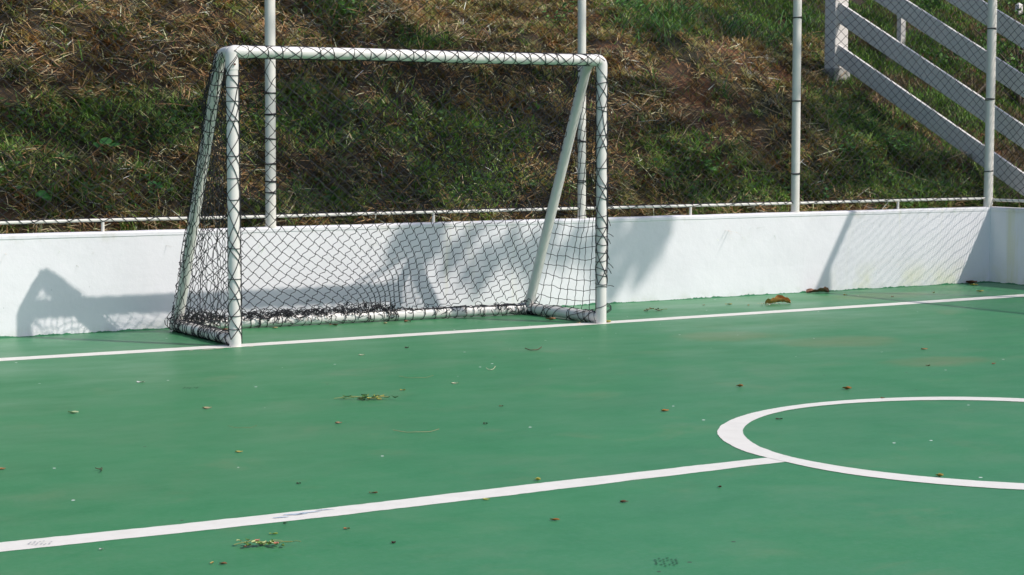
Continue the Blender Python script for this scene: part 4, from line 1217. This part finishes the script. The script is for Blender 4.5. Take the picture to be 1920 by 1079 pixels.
for ti, (base, top_, lab) in enumerate(TR):
    to = empty('leafy_tree', tuple(base), lab, 'tree')
    mine = tips
    V, F, cc = [], [], []
    off = 0
    for per in (110, 60, 34):
        sel = [m_ for m_ in mine if m_[2] == per]
        v, f, c = leaf_cloud([m_[0] for m_ in sel], [m_[1] for m_ in sel], per, .062, [(.045, .10, .025), (.07, .13, .035), (.09, .15, .04)], r1)
        V.append(v); F.append(f+off); cc.append(c); off += len(v)
    # the rest of the crown, behind and above, clear of the court's light
    ext = []
    for _ in range(150):
        zz = r1.uniform(11.0, 17.5); ext.append(np.array([.57*zz + 8.2 + r1.uniform(0, 4.5), -.762*zz - r1.uniform(.5, 5.0), zz]))
    v, f, c = leaf_cloud(ext, [r1.uniform(.5, .9) for _ in ext], 70, .085, [(.045, .10, .025), (.07, .13, .035)], r1)
    V.append(v); F.append(f+off); cc.append(c)
    mesh_obj('crown', np.concatenate(V), np.concatenate(F), M['leafy'], to, col=np.concatenate(cc))
    mb = MB()
    tp = [base, base*.6+top_*.4+np.array([.15, .1, 0]), base*.25+top_*.75, top_]
    mb.tube(tp, [.30, .22, .15, .10], 14)
    # limbs: k-means like fan to groups of tips
    P = np.array([m_[0] for m_ in mine]); ctr = P[r1.choice(len(P), 13, replace=False)]
    for _ in range(8):
        lab_ = np.argmin(((P[:, None]-ctr[None])**2).sum(-1), 1)
        ctr = np.array([P[lab_ == k].mean(0) if (lab_ == k).any() else ctr[k] for k in range(len(ctr))])
    for k, c in enumerate(ctr):
        midp = (top_+c)/2 + SUN_N*.0 if False else (top_+c)/2 + np.array([.57, -.762, 1.])*.35
        mb.tube(round_path([top_, midp, c], 1.2, 5), np.linspace(.075, .022, 7), 8)
        for q in P[lab_ == k]:
            mb.tube([c, (c+q)/2+np.array([.57, -.762, 1.])*.08, q], [.018, .012, .006], 5)
    mb.build('trunk', M['bark'], to, True)

# shrub behind the board fence, top right
sx, sy = 9.6, 3.6; szz = float(surf(np.array([sx]), np.array([sy]))[0])
sh = empty('shrub', (sx, sy, szz), 'leafy shrub with bare branches behind the top boards', 'shrub')
mb = MB()
for k in range(9):
    a = random.uniform(0, 6.28); L_ = random.uniform(.6, 1.3)
    e = (sx+math.cos(a)*L_*.8, sy+math.sin(a)*L_*.5, szz+L_*.9)
    mb.tube(round_path([(sx, sy, szz-.05), (sx+math.cos(a)*L_*.2, sy+math.sin(a)*.1, szz+L_*.5), e], .2, 4), np.linspace(.022, .007, 6), 7)
mb.tube([(8.6, 3.4, szz+.0), (9.2, 3.5, szz+.42), (10.2, 3.6, szz+.9)], [.014, .018, .012], 7)
mb.build('branches', M['bark'], sh, True)
r2 = np.random.default_rng(12)
cs = [np.array([sx+r2.uniform(-.9, 1.6), sy+r2.uniform(-.5, .9), szz+r2.uniform(.35, 1.5)]) for _ in range(34)]
v, f, c = leaf_cloud(cs, [r2.uniform(.12, .25) for _ in cs], 60, .034, [(.06, .15, .03), (.10, .22, .045), (.13, .25, .06)], r2)
mesh_obj('foliage', v, f, M['blade'], sh, col=c)

# ------------------------------------------------------------------ leaves and litter on the court floor
def curled_leaf(name, x, y, L, W_, az, c, label, curl=.5, cat='leaf', fold=.3, z0=.002, n=9, tip=.0, group='fallen leaves on the court'):
    """pointed leaf with midrib fold and lengthwise curl, thin but solid"""
    m_ = 5; V = []; r_ = random.Random(int(x*1000)+int(y*777))
    ph = r_.uniform(0, 6)
    for i in range(n+1):
        t = i/n; wd = W_/2*math.sin(math.pi*min(1, .04+t*.96))**.75
        for j in range(m_):
            s = (j-(m_-1)/2)/((m_-1)/2)
            lx = (t-.5)*L; ly = s*wd*(1-.15*abs(curl)); lz = curl*L*.45*(2*t-1)**2 + fold*abs(s)*wd + .12*W_*math.sin(5*t+ph+2*s) + tip*t*t*L
            V.append((lx, ly, lz))
    V = np.array(V); V[:, 2] -= V[:, 2].min(); V[:, 2] += z0
    ca, sa = math.cos(az), math.sin(az)
    V = np.c_[x + V[:, 0]*ca - V[:, 1]*sa, y + V[:, 0]*sa + V[:, 1]*ca, V[:, 2]]
    T_ = V.copy(); T_[:, 2] += .0012
    nn = len(V); F = []
    for i in range(n):
        for j in range(m_-1):
            a = i*m_+j; F.append((a, a+m_, a+m_+1, a+1)); F.append((nn+a, nn+a+1, nn+a+m_+1, nn+a+m_))
    VV = np.concatenate([V, T_]); k = np.array([r_.uniform(.75, 1.25) for _ in range(nn)])
    col = np.concatenate([np.array(c)[None]*k[:, None]]*2)
    return VV, F, col

def leaf(x, y, L, W_, az, c, label, **kw):
    name = kw.pop('name', 'fallen_leaf'); cat = kw.pop('cat', 'leaf'); group = kw.pop('group', None)
    VV, F, col = curled_leaf(name, x, y, L, W_, az, c, label, **kw)
    return tag(mesh_obj(name, VV, F, M['leafy'], smooth=True, col=col), label, cat, group)

TAN, BRN, DRK, YEL, ORG, GRN, CRM = (.38,.19,.075), (.20,.095,.04), (.055,.028,.018), (.55,.42,.10), (.42,.17,.04), (.10,.22,.05), (.62,.60,.42)
VA = -yaw   # image-horizontal direction on the floor
def cluster(name, x, y, n, spread, size, cols, label, cat, stem=None):
    o = empty(name, (x, y, 0), label, cat); V, F, cc, off = [], [], [], 0
    for k in range(n):
        a, b = random.gauss(0, spread), random.gauss(0, spread*.35)
        c, s = math.cos(VA), math.sin(VA)
        v, f, q = curled_leaf('', x+a*c-b*s, y+a*s+b*c, size*random.uniform(.6, 1.3), size*.45*random.uniform(.6, 1.2), random.uniform(0, 6.28), random.choice(cols), '', curl=random.uniform(.1, .5), z0=random.uniform(.002, .02))
        V.append(v); F += [tuple(i+off for i in g) for g in f]; cc.append(q); off += len(v)
    mesh_obj('leaves', np.concatenate(V), F, M['leafy'], o, smooth=True, col=np.concatenate(cc))
    if stem:
        mb = MB(); c, s = math.cos(VA), math.sin(VA)
        for (a0, a1, bb, rr) in stem:
            p = []
            for t in np.linspace(0, 1, 8):
                a = a0+(a1-a0)*t; b = bb*math.sin(t*3)
                p.append((x+a*c-b*s, y+a*s+b*c, .006+.012*abs(math.sin(t*5+a0))))
            mb.tube(p, rr, 6)
        mb.build('stem', simple('sprig_stem', (.30, .32, .12), .7), o, True)
    return o
cluster('seed_cluster', 3.476, .49, 15, .035, .026, [(.68,.68,.50),(.55,.60,.35),(.75,.74,.60)], 'cream coloured clump of flower buds beside the tan leaf', 'buds')
cluster('dead_leaf_clump', 2.405, .596, 7, .05, .05, [BRN, DRK, (.25,.16,.09)], 'small clump of dead brown leaves just right of the goal', 'dead leaves', [(-.09, .1, .02, .0025)])
cluster('leafy_sprig', -1.94, -2.765, 24, .075, .038, [GRN, (.05,.12,.03), (.05,.12,.03), (.60,.55,.14), (.30,.38,.10)], 'green and yellow leafy sprig in the middle of the court floor', 'sprig', [(-.16, .11, .015, .002), (-.1, .13, -.01, .0018)])
cluster('leafy_sprig', -3.94, -5.84, 22, .042, .032, [(.20,.34,.07), (.55,.60,.28), (.14,.24,.05), (.58,.24,.16)], 'green sprig with pinkish buds below the wide white line', 'sprig', [(-.08, .12, .012, .0018), (.02, .15, .03, .0012)])
cluster('leaf_heap', -1.20, .86, 14, .06, .05, [(.30,.12,.05), BRN, DRK, (.25,.14,.08)], 'brown dead leaves caught under the net inside the left corner of the goal', 'dead leaves')
def rolled_leaf(x, y, L_, W_, az, c, label, roll=3.6, seed=1):
    n, m_ = 16, 9; V = []
    for i in range(n+1):
        t = i/n; wd = W_*math.sin(math.pi*min(1, .06+t*.90))**.5; rl = roll*(.75+.45*math.sin(t*4+seed)); R_ = wd/rl
        for j in range(m_):
            th_ = (j/(m_-1)-.5)*rl + .5*math.sin(t*3.2+seed)
            k_ = 1+.22*nz(t*4, j*.7, seed)
            V.append(((t-.5)*L_*(1+.05*nz(j, t*3, seed)), R_*math.sin(th_)*k_+.009*math.sin(t*5+seed), R_*(1-math.cos(th_))*k_+.006*math.sin(t*6.5+seed*2)+.02*abs(nz(t*5, j*.5, seed+4))))
    V = np.array(V); V[:, 2] += .002-V[:, 2].min(); ca, sa = math.cos(az), math.sin(az)
    V = np.c_[x+V[:, 0]*ca-V[:, 1]*sa, y+V[:, 0]*sa+V[:, 1]*ca, V[:, 2]]
    T_ = V+np.array([0, -.0006, .0014]); nn = len(V); F = []
    for i in range(n):
        for j in range(m_-1):
            a = i*m_+j; F.append((a, a+m_, a+m_+1, a+1)); F.append((nn+a, nn+a+1, nn+a+m_+1, nn+a+m_))
    k_ = np.array([.75+.5*abs(nz(v[0]*40, v[1]*40, seed))+.2*random.random() for v in V])
    col = np.concatenate([np.array(c)[None]*k_[:, None]]*2)
    return tag(mesh_obj('fallen_leaf', np.concatenate([V, T_]), F, M['leafy'], smooth=True, col=col), label, 'leaf')
rolled_leaf(4.672, 1.26, .20, .11, VA+.12, (.27, .13, .085), 'large dark reddish curled leaf against the wall under the slanting shadow', 3.0, 2)
rolled_leaf(3.672, .604, .215, .125, VA-.03, (.60, .29, .085), 'large tan curled leaf between the goal line and the wall', 3.4, 5)
LV = [
 (3.263,.741,.055,.022,.1,YEL,'yellow curled leaf between the goal and the tan leaf near the wall'),
 (3.05,.80,.028,.016,.6,CRM,'pale cream leaf scrap between goal and tan leaf, near the wall'),
 (3.36,.60,.025,.016,.9,ORG,'small orange brown scrap left of the cream buds'),
 (4.72,.95,.035,.018,.2,YEL,'small yellow scrap in front of the reddish leaf by the wall'),
 (4.95,.60,.035,.022,.8,BRN,'small brown leaf on the sandy stain near the slanting shadow'),
 (6.598,1.30,.11,.06,.1,(.16,.06,.03),'dark brown leaf in the shaded corner by the wall'),
 (6.458,1.13,.08,.03,-.2,YEL,'yellow leaf in the shade beside the corner'),
 (5.98,.58,.07,.022,.2,YEL,'yellow leaf just above the goal line near the right edge'),
 (5.55,.72,.03,.018,.4,(.55,.42,.2),'tiny tan scrap above the goal line near the right'),
 (-.55,-.69,.028,.022,.5,DRK,'small dark leaf in front of the goal line at centre left'),
 (-1.003,-.916,.04,.012,.2,CRM,'pale thin curl just in front of the goal mouth'),
 (-2.694,-1.456,.045,.018,.1,(.72,.72,.66),'white scrap on the green left of the goal mouth'),
 (-1.196,-2.446,.042,.014,.1,CRM,'pair of pale petals right of the green sprig'),
 (-1.589,-2.55,.030,.018,.3,YEL,'yellow scrap directly behind the green and yellow sprig'),
 (-3.427,-2.436,.055,.020,.1,(.48,.55,.32),'pale green leaf on the floor near the left edge'),
 (-2.783,-2.636,.048,.022,-.1,(.50,.42,.24),'tan and cream leaf left of the green sprig'),
 (-1.453,-3.373,.022,.014,.4,BRN,'tiny brown scrap right of and below the green sprig'),
 (-2.437,-3.457,.034,.016,.1,(.40,.24,.14),'tan scrap in front of the green sprig'),
 (-1.836,-3.852,.022,.016,.2,DRK,'tiny dark seed in the middle of the green floor'),
 (-.834,-3.964,.042,.020,.3,ORG,'orange leaf left of the circle, behind it'),
 (.088,-3.411,.040,.026,.2,(.34,.15,.05),'brown orange leaf behind the left part of the circle'),
 (.522,-3.814,.050,.028,.0,ORG,'bright orange brown leaf behind the top of the circle'),
 (.44,-4.19,.022,.014,.2,BRN,'tiny brown scrap on the far edge of the circle line'),
 (-.517,-4.487,.034,.014,.0,DRK,'dark leaf scrap inside the circle near its left end'),
 (2.287,-2.575,.046,.018,.1,TAN,'tan leaf in front of the goal line at the right'),
 (1.668,-3.254,.030,.016,.3,BRN,'small brown scrap behind the circle at right'),
 (2.088,-3.387,.036,.018,.8,(.30,.13,.06),'brown leaf near the right edge behind the circle'),
 (-3.198,-3.991,.034,.013,.1,(.55,.45,.12),'slim yellow leaf in the left half of the floor'),
 (-4.224,-3.868,.026,.016,.8,TAN,'tan scrap at the very left edge of the floor'),
 (-2.445,-5.285,.024,.020,.3,(.60,.50,.10),'yellow berry just above the wide white line'),
 (-3.146,-5.18,.034,.012,.0,(.30,.14,.07),'brown leaf just above the wide white line'),
 (-3.306,-4.835,.018,.012,.2,DRK,'tiny dark seed above the wide white line'),
 (-.985,-6.085,.032,.022,.1,(.45,.32,.08),'gold brown leaf on the near edge of the circle line'),
 (-1.909,-5.801,.016,.012,.2,(.12,.03,.02),'tiny dark red seed below where line and circle meet'),
 (-2.836,-5.53,.028,.013,.1,(.48,.50,.12),'yellow green leaf touching the near edge of the wide line'),
 (-2.414,-5.856,.032,.014,.0,(.13,.06,.03),'dark brown leaf below the wide line, toward the circle'),
 (-3.547,-5.742,.022,.014,.2,TAN,'small tan scrap below the worn blue scuff'),
 (-2.83,-6.007,.036,.012,-.1,ORG,'flat orange leaf below the wide line at centre'),
 (-3.515,-6.038,.018,.014,.9,(.06,.015,.015),'dark red seed in the foreground right of the budded sprig'),
 (-3.809,-5.688,.030,.012,.1,(.42,.48,.10),'curved yellow green leaf above the budded sprig'),
 (-4.178,-6.008,.016,.010,.9,(.60,.42,.14),'small yellow scrap at the bottom left foreground'),
 (-4.150,-6.036,.026,.010,.0,(.30,.13,.06),'brown scrap beside the yellow one in the foreground'),
 (-4.415,-5.611,.014,.010,.1,(.70,.70,.64),'white scrap below the left end of the wide line'),
 (-3.694,-5.539,.016,.008,.1,(.03,.08,.03),'tiny dark green scrap touching the wide line'),
 (1.56,.03,.06,.04,.6,(.40,.38,.12),'dry yellowish leaf behind the foot of the right post'),
 (1.30,.42,.08,.035,.2,(.40,.20,.10),'brown leaf inside the goal behind its right side bar'),
 (1.345,.10,.03,.018,.2,(.60,.50,.28),'pale scrap inside the goal near the right post'),
 (.30,.86,.05,.03,.2,BRN,'brown scrap lying in front of the back bar, middle of the goal'),
 (.10,.84,.035,.02,.8,(.5,.4,.22),'cream scrap in front of the back bar of the goal'),
 (-.30,.90,.06,.03,.1,(.22,.14,.08),'dark dry leaf in front of the back bar left of the middle'),
 (-.75,.95,.04,.02,.4,(.5,.42,.2),'yellow scrap in front of the back bar near the left post'),
 (2.1,.86,.03,.02,.4,BRN,'tiny brown scrap by the wall right of the goal')]
for (x, y, L_, W_, da, c, lab) in LV:
    leaf(x, y, L_, W_*1.1, VA+da, c, lab, curl=random.uniform(.04, .22), fold=random.uniform(.15, .5))
def twig(pts, r, c, label):
    mb = MB(); mb.tube(round_path([(x, y, z) for x, y, z in pts], .03, 3), r, 6)
    tag(mb.build('twig', simple('twig_bark', c, .8), smooth=True), label, 'twig')
c_, s_ = math.cos(VA), math.sin(VA)
def tw(x, y, L_, b, r, c, label):
    pts = [(x+(t-.5)*L_*c_ - q*s_, y+(t-.5)*L_*s_ + q*c_, .004+zz) for t, q, zz in ((0, 0, .01), (.3, -b*.6, .0), (.5, -b, .004), (.8, b*.2, 0), (1, b, .012))]
    twig(pts, r, c, label)
tw(.093, -1.241, .11, .05, .0030, (.10, .06, .03), 'dark crooked twig in front of the goal line at the centre')
tw(-.691, -2.001, .055, .05, .0016, (.55, .52, .35), 'short pale straw right of and behind the green sprig')
tw(-1.268, -2.119, .20, .02, .0012, (.22, .22, .10), 'long faint stem lying behind the green sprig')
tw(-2.254, -3.909, .22, .02, .0013, (.34, .26, .14), 'long thin straw in the middle of the floor')
tw(-3.889, -4.122, .035, -.05, .0022, (.08, .08, .04), 'short dark twig near the left edge of the floor')
tw(-2.9, -3.35, .14, .01, .0011, (.16, .20, .09), 'faint thin stem left of centre on the floor')
